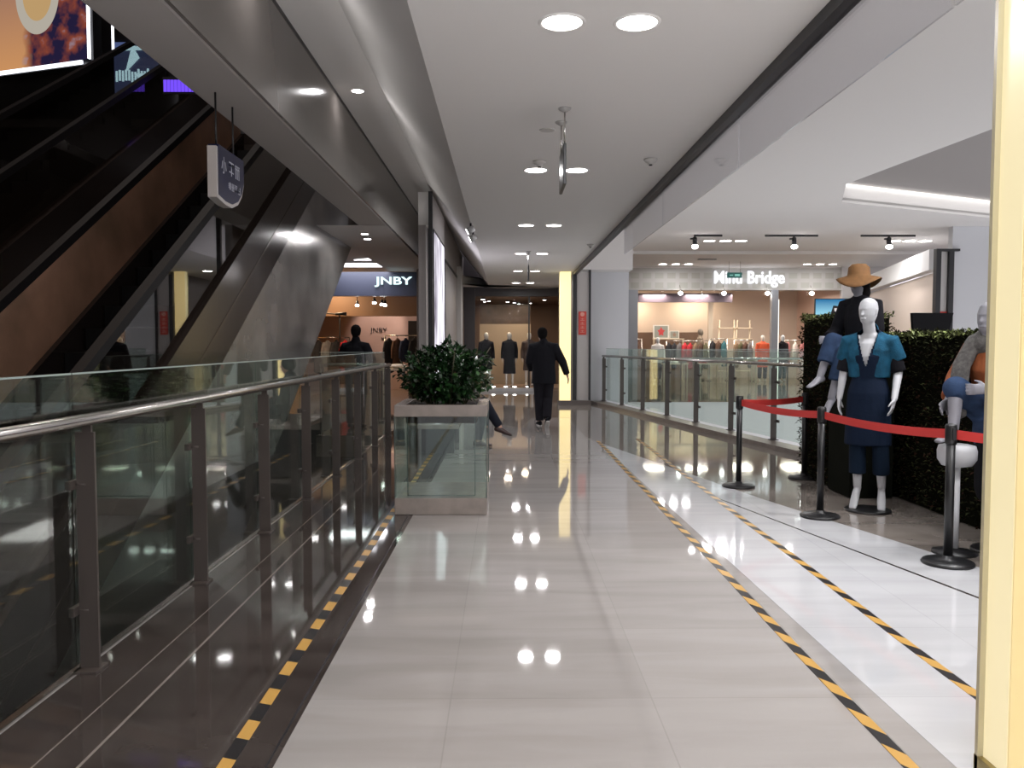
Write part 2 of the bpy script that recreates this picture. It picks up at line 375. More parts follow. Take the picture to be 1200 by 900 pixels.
# ============================================================ end store
struct('wall_end_store_back', mat('store_back', (.26, .17, .12), .6), (-2.2, 3.0, 31.8, 32, 0, 3.6))
struct('ceiling_end_store', mat('store_ceiling', (.16, .10, .075), .5), (-2.2, 3.0, 26.0, 32, 3.0, 3.1))
struct('wall_end_store_left', MATS['store_back'], (-2.3, -2.2, 26, 32, 0, 3.1))
struct('wall_end_store_right', MATS['store_back'], (3.0, 3.1, 26, 32, 0, 3.1))
struct('trim_16', mat('dark_store_fascia', (.05, .042, .045), .35), (-2.2, 3.0, 25.98, 26.1, 3.0, 4.4))
struct('trim_17', MATS['dark_store_fascia'], (-1.30, -.95, 25.9, 26.0, 0, 3.25))
struct('trim_18', M_WHITEWALL, (-.95, 1.3, 25.9, 26.1, 0, .10))
struct('floor_window', MATS['store_back'], (-2.2, 3.0, 26.1, 28.6, 0, .10))
struct('window_1', M_SHOPG, (-.95, .75, 26.0, 26.02, .1, 3.0))
struct('window_2', M_BLACK, (.73, .78, 25.98, 26.04, .1, 3.0))
bx_ = bx('display_cabinet', mat('beige_panel', (.40, .31, .22), .5), (-.9, .9, 28.9, 29.0, .0, 2.2)); tag(bx_, 'beige partition wall behind the dark coated mannequins in end store', 'partition')
b2 = bx('display_cabinet', mat('wood_dark', (.10, .055, .03), .35, var=.3, vs=6), (-.9, .9, 29.3, 29.8, 0, 2.9)); tag(b2, 'dark wooden cabinet behind the beige partition of the end store', 'cabinet')
for i, (x, y, p) in enumerate(((-.6, 27.2, 14), (.1, 27.2, 14), (.7, 28.2, 10), (-.2, 30.5, 12))):
    area('store_light', (x, y, 2.98), .25, p, (1, .78, .55), shape='DISK')
# ceiling spots seen through the end store glass
SP = [(-.72, 26.6, 2.95, .06), (-.55, 28, 2.97, .04), (-.70, 28.0, 2.95, .04), (.08, 28.5, 2.97, .05), (.32, 29, 2.97, .045), (.5, 30, 2.97, .04), (1.3, 27.2, 2.97, .05), (.9, 29.4, 2.97, .04)]
for i, (x, y, z, r) in enumerate(SP):
    b = bmesh.new(); lathe(b, [(r*1.3, 0), (r*1.3, .02), (r, .03), (r, .05)]); 
    t = thing('store_spotlight', 'small round spotlight in the dark ceiling of the end store, %s' % ['nearest the left jamb', 'second from the left, front', 'second from the left, behind', 'left of centre', 'at centre', 'deepest at centre', 'nearest the right jamb', 'right, towards the back'][i], 'spotlight', (x, y, z-.02), group='end store ceiling spotlights')
    b.free(); b = bmesh.new(); cyl(b, (0, 0, 0), (0, 0, .06), r*1.3, n=20); link('rim', b, M_BLACK, t)
    b = bmesh.new(); cyl(b, (0, 0, -.004), (0, 0, .0), r*1.05, n=20); link('lens', b, M_LAMP, t)
for i, x in enumerate((-.38, .02, .3, .72)):
    t = thing('floor_uplight', 'small round uplight in the end store window floor, %s' % ['leftmost', 'second from left', 'third from left', 'rightmost'][i], 'floor light', (x, 26.25, .1), group='end store floor lights')
    b = bmesh.new(); cyl(b, (0, 0, -.1), (0, 0, .02), .07, n=16); link('housing', b, M_STEEL, t)
    b = bmesh.new(); cyl(b, (0, 0, .02), (0, 0, .035), .055, n=16); link('lens', b, M_LAMP, t)

# ============================================================ corridor ceiling fittings
def downlight(x, y, z, r, label, group, power, col=(1, .98, 1)):
    t = thing('ceiling_downlight', label, 'ceiling light', (x, y, z), group=group)
    b = bmesh.new(); lathe(b, [(r*.93, .02), (r*.95, -.006), (r*1.08, -.008), (r*1.13, 0), (r*1.13, .02)], n=36); link('trim_ring', b, M_CEIL, t)
    b = bmesh.new(); cyl(b, (0, 0, -.004), (0, 0, .004), r*.93, n=36); link('diffuser', b, M_LAMP, t)
    if power: area('downlight_beam', (x, y, z-.012), r*1.8, power, col, shape='DISK')
    return t
ords = ['nearest', 'second', 'third', 'fourth', 'fifth', 'farthest']
for i, y in enumerate((4.55, 8.35, 12.2, 16.0, 19.8, 23.6)):
    for j, x in enumerate((.31, .72)):
        downlight(x, y, 3.25, .115, 'round white downlight in the corridor ceiling, %s one of the %s pair' % (('left', 'right')[j], ords[i]), 'corridor downlight pairs', 9)
downlight(.31, .75, 3.25, .115, 'round white downlight in corridor ceiling above the camera, left', 'corridor downlight pairs', 9)
downlight(.72, .75, 3.25, .115, 'round white downlight in corridor ceiling above the camera, right', 'corridor downlight pairs', 9)
# triple lights of the hall ceiling
for k, (px, py, nm) in enumerate((((830, 849, 867), 283, 'near left row'), ((1047, 1064, 1083), 283, 'near right row'), ((776, 791, 806), 310, 'far left row'), ((945, 960, 975), 310, 'far right row'))):
    y = 2.9*F/(HY-py)
    for j, x in enumerate(px):
        downlight((x-VX)*y/F, y, 4.4, .17 if py < 300 else .15, 'flat round hall ceiling light, %s of three in the %s' % (('left', 'middle', 'right')[j], nm), 'hall ceiling lights in threes', 26 if py < 300 else 6)
# recessed lights above the display (they light the pale floor)
for i, (x, y) in enumerate(((2.9, 4.4), (2.7, 6.4))):
    downlight(x, y, 4.4, .12, 'recessed hall downlight above the roped display, %s one' % ('nearer', 'farther')[i], 'display downlights', 0)
    spot('display_spot', (x, y, 4.36), (x-.4, y+.2, 0), 110, (.95, .97, 1), 62, .1, .8)
for i, x in enumerate((4.3, 4.8, 5.3, 5.8)):  # extra lamps out of view, added to light the hall
    downlight(x, 6.3, 4.4, .15, 'added round hall downlight high above the hedge, %s of four' % ('first', 'second', 'third', 'fourth')[i], 'added hall downlights above the hedge', 26)
for i, x in enumerate((3.4, 5.0)):  # two more added lamps, out of view beside the camera
    downlight(x, 2.9, 4.4, .15, 'added round hall downlight beside the camera, %s' % ('left', 'right')[i], 'added hall downlights beside the camera', 40)
# pairs over the dark left band (reflected there)
for i, (y) in enumerate((3.3, 6.2, 9.5)):
    downlight(-1.68, y, 4.38, .07, 'small round light in the high strip over the left railing, %s' % ('nearest', 'second', 'third')[i], 'small lights above the left railing', 3)
def detector(x, y, lab):
    t = thing('smoke_detector', lab, 'smoke detector', (x, y, 3.25), group='ceiling detectors')
    b = bmesh.new(); lathe(b, [(.065, 0), (.065, -.012), (.05, -.03), (.03, -.034), (.03, -.05), (.01, -.052)][::-1], n=24); link('housing', b, mat('detector_plastic', (.5, .48, .46), .5), t)
    b = bmesh.new(); cyl(b, (0, 0, -.062), (0, 0, -.05), .016, n=12); link('sensor', b, M_BLACK, t)
detector(.33, 7.95, 'small white smoke detector left of the second pair of downlights')
detector(1.38, 7.85, 'small white smoke detector near the black ceiling track')
detector(1.50, 14.5, 'far small smoke detector near the black ceiling track')
b = bmesh.new(); lathe(b, [(.06, -.006), (.066, 0)], (.345, 6.8, 3.25)); tag(link('ceiling_speaker', b, MATS['detector_plastic']), 'flat round speaker grille on the ceiling beside the hanging sign', 'speaker')
# wall-washing spotlights at the ceiling edge
for i, y in enumerate((12.0, 12.9)):
    t = thing('ceiling_spotlight', 'white angled spotlight at the left ceiling edge, %s' % ('nearer one', 'farther one')[i], 'spotlight', (-.50, y, 3.25), group='wall washing spotlights')
    b = bmesh.new(); cyl(b, (0, 0, 0), (0, 0, -.07), .014, n=10); link('bracket', b, M_BLACK, t)
    b = bmesh.new(); cyl(b, (.05, 0, -.07), (-.05, 0, -.12), .045, .05, n=20); link('body', b, mat('lamp_grey', (.5, .5, .5), .4), t)
    b = bmesh.new(); cyl(b, (-.05, 0, -.12), (-.056, 0, -.123), .042, n=20); link('lens', b, M_LAMP, t)
# thin signs hung parallel to the corridor
M_SIGNB = mat('navy_sign', (.010, .012, .05), .35, spec=.3)
M_EDGE = mat('sign_edge', (.55, .52, .50), .4)
M_GLYPH = mat('glyph_white', (.55, .57, .65), .5)
def glyphs(parent, x, y0, z0, h, n, m, face=1):
    """strokes of small illegible characters on a plate facing +x"""
    rnd = random.Random(int(h*1000)+n)
    bm = bmesh.new()
    for k in range(n):
        cy = y0+k*h*1.12
        for s in range(5):
            if rnd.random() < .55: zz = z0+h*rnd.choice((.1, .3, .5, .7, .88)); box(bm, x, x+.003*face, cy+h*.1, cy+h*.9, zz-h*.035, zz+h*.035)
            else: yy = cy+h*rnd.choice((.2, .5, .8)); box(bm, x, x+.003*face, yy-h*.04, yy+h*.04, z0+h*.08, z0+h*.92)
    return link('lettering', bm, m, parent)
def hung_sign(y, label):
    t = thing('hanging_sign', label, 'sign', (.444, y, 3.25), group='signs hung edge on from the corridor ceiling')
    bx('plate', M_BLACK, (-.012, .012, -.02, .42, -.56, -.26), t, .004)
    for yy in (0, .38):
        b = bmesh.new(); cyl(b, (0, yy, 0), (0, yy, -.26), .006, n=8); link('rod', b, M_STEEL, t)
        b = bmesh.new(); lathe(b, [(.012, -.03), (.045, -.012), (.05, 0)], (0, yy, 0), 20); link('ceiling_cup', b, mat('cup_grey', (.35, .34, .33), .4), t)
    glyphs(t, .0125, .02, -.47, .1, 3, M_GLYPH)
hung_sign(6.18, 'thin dark sign hanging edge on from two rods, nearest in corridor')
hung_sign(15.6, 'thin dark sign hanging edge on from two rods, farther down corridor')
# blue sign under the beam
t = thing('hanging_sign', 'dark blue sign with pale rounded edge hanging under the beam by escalators', 'sign', (-2.25, 6.38, 2.60))
bm = bmesh.new(); pts = [(0, .38), (0, 0.02)]
for k in range(9):
    a = -PI/2 + k*PI/16; pts.append((.36+.3*math.cos(a) - (.0 if k else .0), .22+.22*math.sin(a)))
pts = [(0, .42), (0, .03), (.2, 0), (.35, 0), (.5, .05), (.6, .13), (.66, .24), (.66, .42)]
profx(bm, pts, -.035, .035); bmesh.ops.recalc_face_normals(bm, faces=bm.faces); link('casing', bm, M_EDGE, t)
bm = bmesh.new(); pin = [(.035, .44), (.035, .055), (.2, .03), (.35, .03), (.49, .075), (.585, .15), (.645, .25), (.645, .44)]
profx(bm, pin, -.04, .04); bmesh.ops.recalc_face_normals(bm, faces=bm.faces); link('face_panel', bm, M_SIGNB, t)
text('character', '小', M_GLYPH, (.042, .15, .30), (PI/2, 0, PI/2), .11, .13, .001, t)
g = glyphs(t, .041, .26, .24, .13, 2, M_GLYPH); g2 = glyphs(t, .041, .24, .13, .07, 4, M_GLYPH)
for yy in (.10, .50):
    b = bmesh.new(); cyl(b, (0, yy, .42), (0, yy, .85), .008, n=8); link('rod', b, M_BLACK, t)

# ============================================================ LEFT RAILING
def railing(name, label, pts, post_at, side, hr=1.16, glass_top=1.36, r=.028, kerb=0., clamps=True, postw=.085):
    """pts: polyline (x,y) of the handrail; glass and posts offset by side (void side positive)"""
    t = thing(name, label, 'railing', (0, 0, kerb))
    P = [Vector((p[0], p[1], hr-kerb)) for p in pts]
    bm = bmesh.new()
    for a, b in zip(P, P[1:]): cyl(bm, a, b, r, n=16)
    for a in P: ball(bm, a, r, r, r, 12)
    link('handrail', bm, M_STEEL, t, True)
    for a, b in zip(P, P[1:]):
        d = (b-a); L = d.length; d = d.normalized(); nrm = Vector((-d.y, d.x, 0))*side
        gl = a+nrm*.09; ang = math.atan2(d.y, d.x)
        n = max(1, round(L/1.32)); s = L/n
        for i in range(n):
            c = gl+d*(i*s)
            o = bx('glass_panel', M_GLASS, (.006, s-.006, -.006, .006, .03, glass_top-kerb)); o.parent = t
            o.location = (c.x, c.y, 0); o.rotation_euler = (0, 0, ang)
            e = bx('top_edge', M_GLASSE, (.006, s-.006, -.0065, .0065, glass_top-kerb, glass_top-kerb+.008)); e.parent = o
        for i in range(n+1):
            c = a+d*(i*s)+nrm*.03
            bm = bmesh.new()
            box(bm, -.008, .008, -postw/2, postw/2, 0, hr-kerb-.06)
            box(bm, -.06, .06, -postw/2-.01, postw/2+.01, 0, .012)
            box(bm, -.007, .007, -.03 if side > 0 else -.03, .012, hr-kerb-.065, hr-kerb-.02)
            if clamps:
                for zz in (.28, .86):
                    cyl(bm, (0, 0, zz), (0, side*.055, zz), .01, n=8); box(bm, -.05, .05, side*.045, side*.07, zz-.02, zz+.02)
            o = link('post', bm, M_POST, t); o.location = (c.x, c.y, 0); o.rotation_euler = (0, 0, ang)
    return t
railing('glass_railing', 'long steel and glass railing along the left void beside the escalators', [(-1.88, -3.15), (-1.88, 13.35)], None, 1)
railing('glass_railing', 'short glass railing across the far end of the left void', [(-3.0, 13.35), (-1.95, 13.35)], None, -1, clamps=False)
railing('glass_railing', 'slanting steel and glass railing on a stone kerb along the right void', [(2.44, 20.45), (3.96, 12.1), (5.05, 6.1)], None, 1, kerb=.07, hr=1.2, glass_top=1.38, postw=.09)
railing('glass_railing', 'far glass railing across the right void before the lit clothes shop', [(3.15, 21.1), (12.8, 21.1)], None, -1, hr=1.12, clamps=False, postw=.07)

# ============================================================ ESCALATORS
M_BRONZE = mat('bronze_panel', (.42, .27, .17), .35, .15, var=.45, vs=1.1, col2=(.42, .24, .16))  # colour mottling stands in for orange reflections on the panel
M_CLAD = mat('dark_cladding', (.045, .035, .032), .18, .4)
M_STAIN = mat('stained_steel', (.40, .38, .36), .25, .6, var=.35, vs=1.3)
M_RUB = mat('handrail_rubber', (.008, .007, .008), .6, spec=.15)
M_ESCG = glass('escalator_glass', (.55, .52, .50), 1.5)
M_STEP = mat('step_metal', (.012, .011, .011), .7, spec=.2)
m_ = .6
def strip(bm, x0, x1, ya, yb, ha, hb, floor=None):
    """parallelogram prism between h = ha+.6y and hb+.6y"""
    profx(bm, [(ya, ha+m_*ya), (yb, ha+m_*yb), (yb, hb+m_*yb), (ya, hb+m_*ya)], x0, x1)
def escalator(label, xr, xl, skirt, low, far_mat, y1=13.8):
    t = thing('escalator', label, 'escalator', ((xr+xl)/2, -2.8, -5.0))
    off = Vector(t.location)
    def L(name, bm, m):
        bmesh.ops.recalc_face_normals(bm, faces=bm.faces)
        bmesh.ops.translate(bm, vec=-off, verts=bm.verts); return link(name, bm, m, t)
    y0 = -2.8
    for x, s in ((xr, 1), (xl, -1)):
        a, b = (x-.12, x) if s > 0 else (x, x+.12)
        bm = bmesh.new(); strip(bm, a, b, y0, y1, -4.2, -3.30); L('side_cladding', bm, M_CLAD)
        bm = bmesh.new(); strip(bm, a-.003, b+.003, y0, y1, -3.80, -3.76); L('trim_strip', bm, mat('trim_bronze', (.10, .08, .07), .25, .8))
        bm = bmesh.new(); xm = (a+b)/2
        strip(bm, xm-.006, xm+.006, y0, y1, -3.30, -2.50); L('balustrade_glass' if far_mat is None or s > 0 else 'balustrade_panel', bm, M_ESCG if (s > 0 or far_mat is None) else far_mat)
        bm = bmesh.new(); strip(bm, xm-.045, xm+.045, y0-.3, y1+.2, -2.50, -2.40)
        cyl(bm, (xm-.045, y0-.3, -2.68+m_*(y0-.3)), (xm+.045, y0-.3, -2.68+m_*(y0-.3)), .27, n=24)
        L('handrail', bm, M_RUB)
    if low:
        bm = bmesh.new()
        profx(bm, [(7.0, 0), (11.17, 0), (17.4, low+m_*17.4), (17.4, 5), (15.4, 5)], xr-.06, xr-.01); L('steel_side_panel', bm, M_STAIN)
        bm = bmesh.new(); profx(bm, [(y0, -5), (2.83, -5), (11.17, 0), (7.0, 0), (y0, -4.2+m_*y0)], xr-.06, xr-.012); L('lower_side_panel', bm, mat('shaded_lower_panel', (.05, .045, .042), .35))  # lower part of the side panel, darkened in colour for the dim void
    bm = bmesh.new(); strip(bm, xl+.12, xr-.12, y0, y1, -4.4, -3.75); L('truss', bm, M_PL)
    bm = bmesh.new(); box(bm, xl, xr, y1, y1+3.6, m_*y1-3.48, m_*y1-3.30); L('upper_landing', bm, M_CLAD)
    sm = bmesh.new(); box(sm, xl+.14, xr-.14, 0, .43, -.22, 0); box(sm, xl+.14, xr-.14, .40, .43, -.02, .003)
    me = bpy.data.meshes.new('step'); bmesh.ops.translate(sm, vec=(-off.x, 0, 0), verts=sm.verts); sm.to_mesh(me); sm.free(); me.materials.append(M_STEP)
    for k in range(int((y1+2.6)/.41)):
        y = -2.6+k*.41
        o = bpy.data.objects.new('step', me); COL.objects.link(o); o.parent = t; o.location = (0, y-off.y, -3.42+m_*y-off.z)
    return t
escalator('nearer rising escalator with bronze inner panel and steel side', -3.15, -4.45, True, -6.7, M_BRONZE)
escalator('farther rising dark escalator with smoked glass sides', -5.95, -7.35, False, None, None, 18.6)

# ============================================================ far atrium screens
def ad_mat():
    m = bpy.data.materials.new('advert_screen'); m.use_nodes = True; nt = m.node_tree; nt.nodes.clear(); N = nt.nodes; L = nt.links
    tc = N.new('ShaderNodeTexCoord'); sp = N.new('ShaderNodeSeparateXYZ'); L.new(tc.outputs['Object'], sp.inputs[0])
    n = N.new('ShaderNodeTexNoise'); n.inputs['Scale'].default_value = 2.2; n.inputs['Detail'].default_value = 3; L.new(tc.outputs['Object'], n.inputs['Vector'])
    r1 = N.new('ShaderNodeValToRGB'); cr = r1.color_ramp
    cr.elements[0].color = (.02, .015, .05, 1); cr.elements[1].color = (.30, .07, .04, 1)
    cr.elements[0].position = .42; cr.elements[1].position = .6
    e_ = cr.elements.new(.68); e_.color = (.35, .25, .3, 1)
    L.new(n.outputs['Fac'], r1.inputs[0])
    r2 = N.new('ShaderNodeValToRGB'); r2.color_ramp.elements[0].color = (.75, .36, .14, 1); r2.color_ramp.elements[1].color = (.42, .22, .15, 1)
    mz = N.new('ShaderNodeMath'); mz.operation = 'MULTIPLY'; mz.inputs[1].default_value = .5; L.new(sp.outputs['Z'], mz.inputs[0]); L.new(mz.outputs[0], r2.inputs[0])
    st = N.new('ShaderNodeMath'); st.operation = 'ADD'; L.new(sp.outputs['X'], st.inputs[0]); 
    nm = N.new('ShaderNodeMath'); nm.operation = 'MULTIPLY'; nm.inputs[1].default_value = .5; L.new(n.outputs['Fac'], nm.inputs[0]); L.new(nm.outputs[0], st.inputs[1])
    gt = N.new('ShaderNodeMapRange'); gt.inputs[1].default_value = 1.7; gt.inputs[2].default_value = 1.95; L.new(st.outputs[0], gt.inputs[0])
    mx = N.new('ShaderNodeMix'); mx.data_type = 'RGBA'; L.new(gt.outputs[0], mx.inputs[0]); L.new(r2.outputs[0], mx.inputs[6]); L.new(r1.outputs[0], mx.inputs[7])
    # pale ring: a bowl rim
    vs = N.new('ShaderNodeVectorMath'); vs.operation = 'SUBTRACT'; vs.inputs[1].default_value = (1.9, 0, 1.75); L.new(tc.outputs['Object'], vs.inputs[0])
    ml = N.new('ShaderNodeVectorMath'); ml.operation = 'MULTIPLY'; ml.inputs[1].default_value = (1.5, 0, 1.05); L.new(vs.outputs[0], ml.inputs[0])
    ln = N.new('ShaderNodeVectorMath'); ln.operation = 'LENGTH'; L.new(ml.outputs[0], ln.inputs[0])
    rr = N.new('ShaderNodeValToRGB'); q = rr.color_ramp; q.interpolation = 'CONSTANT'
    q.elements[0].color = (.62, .40, .18, 1); q.elements[1].position = .66; q.elements[1].color = (.55, .5, .42, 1)
    L.new(ln.outputs['Value'], rr.inputs[0])
    lt = N.new('ShaderNodeMath'); lt.operation = 'LESS_THAN'; lt.inputs[1].default_value = .98; L.new(ln.outputs['Value'], lt.inputs[0])
    mx2 = N.new('ShaderNodeMix'); mx2.data_type = 'RGBA'; L.new(lt.outputs[0], mx2.inputs[0]); L.new(mx.outputs[2], mx2.inputs[6]); L.new(rr.outputs[0], mx2.inputs[7])
    e = N.new('ShaderNodeEmission'); e.inputs[1].default_value = .5; o = N.new('ShaderNodeOutputMaterial')
    L.new(mx2.outputs[2], e.inputs[0]); L.new(e.outputs[0], o.inputs[0]); return m
t = thing('advertising_screen', 'large glowing orange advertising screen high above the escalators', 'screen', (-12.6, 20.1, 7.85), math.atan2(-1, 2.95))
bx('screen_face', ad_mat(), (0, 3.35, -.05, 0, .12, 3.2), t)
bx('housing', M_BLACK, (-.05, 3.45, 0.001, .25, 0, 3.25), t)
bx('light_strip', emis('strip_white', (.9, .92, 1), 1.6), (-.1, 3.2, -.1, -.051, 0, .075), t)
bx('side_light', MATS['strip_white'], (3.36, 3.40, -.08, -.02, .1, 2.3), t)
o = bx('light_bar', MATS['strip_white'], (0, .04, 0, .04, 0, 1.6)); o.location = (-9.15, 19.5, 8.25); tag(o, 'thin upright white light bar right of the advertising screen', 'light bar')
t = thing('shop_sign', 'cyan and white glowing sign seen through the escalator glass', 'sign', (-11.3, 24.2, 9.0))
bx('backing', mat('blue_backing', (.02, .03, .06), .3, emit=(.05, .07, .16), es=.8), (0, 1.4, 0, .1, -.6, 1.2), t)
bm = bmesh.new()
for a in ((.35, .35, .75, .75, .55, 1.1), (.6, .3, 1.0, .3, .95, -.15), (.1, .95, .5, 1.1, 1.2, .98)):
    f = [bm.verts.new((a[i], -.02, a[i+1])) for i in (0, 2, 4)]; bm.faces.new(f)
ex = bmesh.ops.extrude_face_region(bm, geom=bm.faces[:]); bmesh.ops.translate(bm, vec=(0, -.04, 0), verts=[v for v in ex['geom'] if isinstance(v, bmesh.types.BMVert)])
link('shapes', bm, emis('cyan_glow', (.5, .85, 1), 1.4), t)
bm = bmesh.new(); rnd = random.Random(3)
for k in range(14): x = .05+k*.09; z = .25+.1*rnd.random(); box(bm, x, x+.05, -.03, 0, z-.2, z+.1)
link('lettering', bm, MATS['cyan_glow'], t)
t = thing('hanging_banner', 'violet glowing banner hanging between the two escalators near the beam', 'sign', (-5.86, 14.3, 5.80))
bx('backing', M_BLACK, (0, .56, 0, .04, -.02, .26), t)
bm = bmesh.new()
for k in range(9): box(bm, .02+k*.06, .02+k*.06+.05, -.012, 0, .01, .21)
link('lit_letters', bm, emis('violet_glow', (.14, .06, .75), .9), t)
bm = bmesh.new()
for xx in (.05, .5): cyl(bm, (xx, .02, .26), (xx, .02, 7.2), .008, n=6)
link('cable', bm, M_BLACK, t)
for i, (x, y, z) in enumerate(((-9.2, 21.6, 6.96), (-8.6, 22, 6.96), (-8.0, 22, 6.96), (-10.6, 22.6, 6.96), (-12.2, 23, 6.96), (-7.6, 22.5, 6.96))):
    b = bmesh.new(); cyl(b, (x, y, z), (x, y, z+.03), .14 if i < 2 else .08, n=16); tag(link('atrium_downlight', b, M_LAMP), 'small glowing light in the dark upper atrium, %s' % ['brightest, below the violet sign', 'second brightest, right of it', 'low, near the beam', 'below the cyan sign', 'far left over the escalator glass', 'lowest, close to the beam'][i], 'light', 'atrium lights')
struct('ceiling_upper_level', MATS['atrium_wall'], (-15, -2.5, 21.2, 26, 6.99, 7.2))
struct('wall_upper_far', MATS['atrium_wall'], (-16, -2.5, 24.32, 24.5, 7.2, 13))
area('warm_wash', (-7.2, 4.0, 6.5), 2.5, 170, (1, .62, .38), rot=(0, math.radians(25), 0), sy=3)  # added warm lamp for the bronze escalator panel
area('atrium_light', (-5, 10.5, 11.5), 4, 200, (1, .88, .8), sy=4)
area('lower_light', (-8, 16, -.6), 4, 60, (.9, 1, .95), sy=4)
area('lower_light', (8, 14, -1.0), 5, 500, (.97, .98, 1), sy=8)  # added lamp that feeds the bounce from the pale lower slab

# ============================================================ JNBY shop
struct('wall_shop_back', mat('pink_wall', (.52, .36, .30), .6, var=.06, vs=1.5), (-6.6, -2.3, 27, 27.2, 0, 3.5))
struct('wall_shop_left', mat('orange_wall', (.62, .36, .16), .6), (-6.7, -6.5, 22.1, 27, 0, 3.5))
struct('wall_shop_right', M_GREYW, (-2.3, -2.2, 21.7, 27, 0, 3.5))
struct('wall_shop_soffit', mat('brown_soffit', (.16, .09, .05), .5), (-6.5, -2.3, 25.2, 25.4, 2.35, 3.5))
t = thing('shop_sign', 'dark blue shopfront fascia with glowing white JNBY lettering', 'sign', (-4.3, 22.0, 2.78))
bx('fascia', mat('navy_fascia', (.05, .055, .085), .35), (-2.2, 2.0, 0, .3, 0, .64), t)
text('lettering', 'JNBY', emis('jnby_glow', (.70, .95, .95), 1.0), (1.32, -.04, .37), (PI/2, 0, 0), 1.0, .27, .02, t, .02)
text('wall_lettering', 'JNBY', M_BLACK, (-4.15, 26.96, 1.93), (PI/2, 0, 0), .55, .19, .004, None, .0)
tag(bpy.data.objects['wall_lettering'], 'small black JNBY letters on the pink back wall of the left shop', 'sign')
text('wall_subtitle', 'by', M_BLACK, (-3.98, 26.96, 1.68), (PI/2, 0, 0), .16, .08, .01, None, .02)
tag(bpy.data.objects['wall_subtitle'], 'tiny dark mark beneath the black JNBY letters on pink wall', 'sign')
o = bx('ceiling_light_panel', emis('panel_white', (.97, .96, 1), 2.2), (-4.6, -2.55, 21.1, 21.95, 3.54, 3.559)); tag(o, 'long bright light panel in the ceiling above the JNBY fascia', 'ceiling light')
bm = bmesh.new(); prism(bm, [(-3.7, 20.2), (-2.35, 20.2), (-2.45, 19.5), (-2.8, 19.5)], 3.54, 3.559); tag(link('ceiling_light_panel', bm, MATS['panel_white']), 'smaller slanted light panel in front of the long one over JNBY shop', 'ceiling light')
for i, (x, y) in enumerate(((-2.48, 14.6), (-2.55, 15.3))):
    downlight(x, y, 3.44, .07, 'small round light in the soffit beyond the escalator, %s' % ('nearer', 'farther')[i], 'soffit lights past the escalator', 6)
for i, (x, y, z) in enumerate(((-3.75, 23.6, 2.66), (-3.55, 23.7, 2.62), (-3.45, 23.6, 2.60), (-4.35, 24.2, 2.62))):
    t = thing('spotlight', 'bright spotlight under the ceiling of the JNBY shop, %s' % ['left of the bright three', 'middle of the bright three', 'right of the bright three', 'dim one on its own'][i], 'spotlight', (x, y, z), group='JNBY shop spotlights')
    b = bmesh.new(); cyl(b, (0, 0, .02), (0, .03, .14), .05, .04); cyl(b, (0, .03, .14), (0, .03, .9), .008); link('body', b, M_BLACK, t)
    b = bmesh.new(); cyl(b, (0, -.01, .0), (0, 0, .02), .055); link('lens', b, M_LAMP, t)
spot('shop_spot', (-3.9, 25.6, 3.3), (-4.1, 27, 2.1), 90, (1, .8, .7), 60)
spot('shop_spot', (-3.0, 25.6, 3.3), (-3.0, 27, 1.5), 30, (1, .8, .7), 60)
area('shop_light', (-5.2, 24.3, 3.3), 1, 60, (1, .72, .45), sy=1)
area('jnby_ceiling_light', (-3.6, 21.5, 3.53), 2.0, 30, (.97, .96, 1), sy=.8)
# JNBY furniture
t = thing('display_table', 'pale display table inside the JNBY shop entrance', 'table', (-3.05, 23.4, 0))
bx('table_top', mat('pale_wood', (.55, .45, .35), .4), (-.6, .6, -.35, .35, .74, .8), t, .01)
for sx in (-.52, .52):
    for sy in (-.28, .28): bx('leg', M_BLACK, (sx-.025, sx+.025, sy-.025, sy+.025, 0, .74), t)
bm = bmesh.new(); ball(bm, (0, 0, .06), .26, .2, .07); o = blob('folded_cloth', bm, mat('white_cloth', (.8, .78, .75), .8), None, .015); o.location = (-3.05, 23.35, .81); tag(o, 'folded white cloth on the display table of JNBY shop', 'cloth')
t = thing('clothes_rack', 'thin black clothes stand at the left of the JNBY shop', 'clothes rack', (-4.75, 23.6, 0))
bm = bmesh.new(); cyl(bm, (0, 0, 0), (0, 0, 2.35), .018, n=8); cyl(bm, (-.28, 0, 0), (.28, 0, 0.02), .015, n=8); link('pole', bm, M_BLACK, t)
bm = bmesh.new(); cyl(bm, (-.75, 0, 2.42), (.2, 0, 2.32), .018, n=8); cyl(bm, (-.12, 0, 2.35), (.2, 0, 2.37), .04, n=8); link('arm', bm, M_BLACK, t)
o = bx('cabinet', mat('cabinet_dark', (.03, .022, .02), .4), (-2.95, -2.45, 25.0, 25.19, 0, 2.2)); tag(o, 'tall dark cabinet at the right side of the JNBY shop', 'cabinet')

# ============================================================ MINU BRIDGE shop
def sq_mat():
    m = bpy.data.materials.new('square_pattern'); m.use_nodes = True; nt = m.node_tree; N = nt.nodes; L = nt.links; b = N['Principled BSDF']
    tc = N.new('ShaderNodeTexCoord'); mp = N.new('ShaderNodeMapping'); mp.inputs['Rotation'].default_value = (PI/2, 0, 0)
    br = N.new('ShaderNodeTexBrick'); br.offset = 0; br.inputs['Scale'].default_value = 1; br.inputs['Brick Width'].default_value = .46; br.inputs['Row Height'].default_value = .36
    br.inputs['Mortar Size'].default_value = .085; br.inputs['Mortar Smooth'].default_value = .3; br.inputs['Color1'].default_value = (.36, .35, .31, 1); br.inputs['Color2'].default_value = (.37, .37, .33, 1); br.inputs['Mortar'].default_value = (.43, .42, .40, 1)
    L.new(tc.outputs['Object'], mp.inputs[0]); L.new(mp.outputs[0], br.inputs['Vector']); L.new(br.outputs['Color'], b.inputs['Base Color'])
    b.inputs['Roughness'].default_value = .6; MATS['sq'] = m; return m
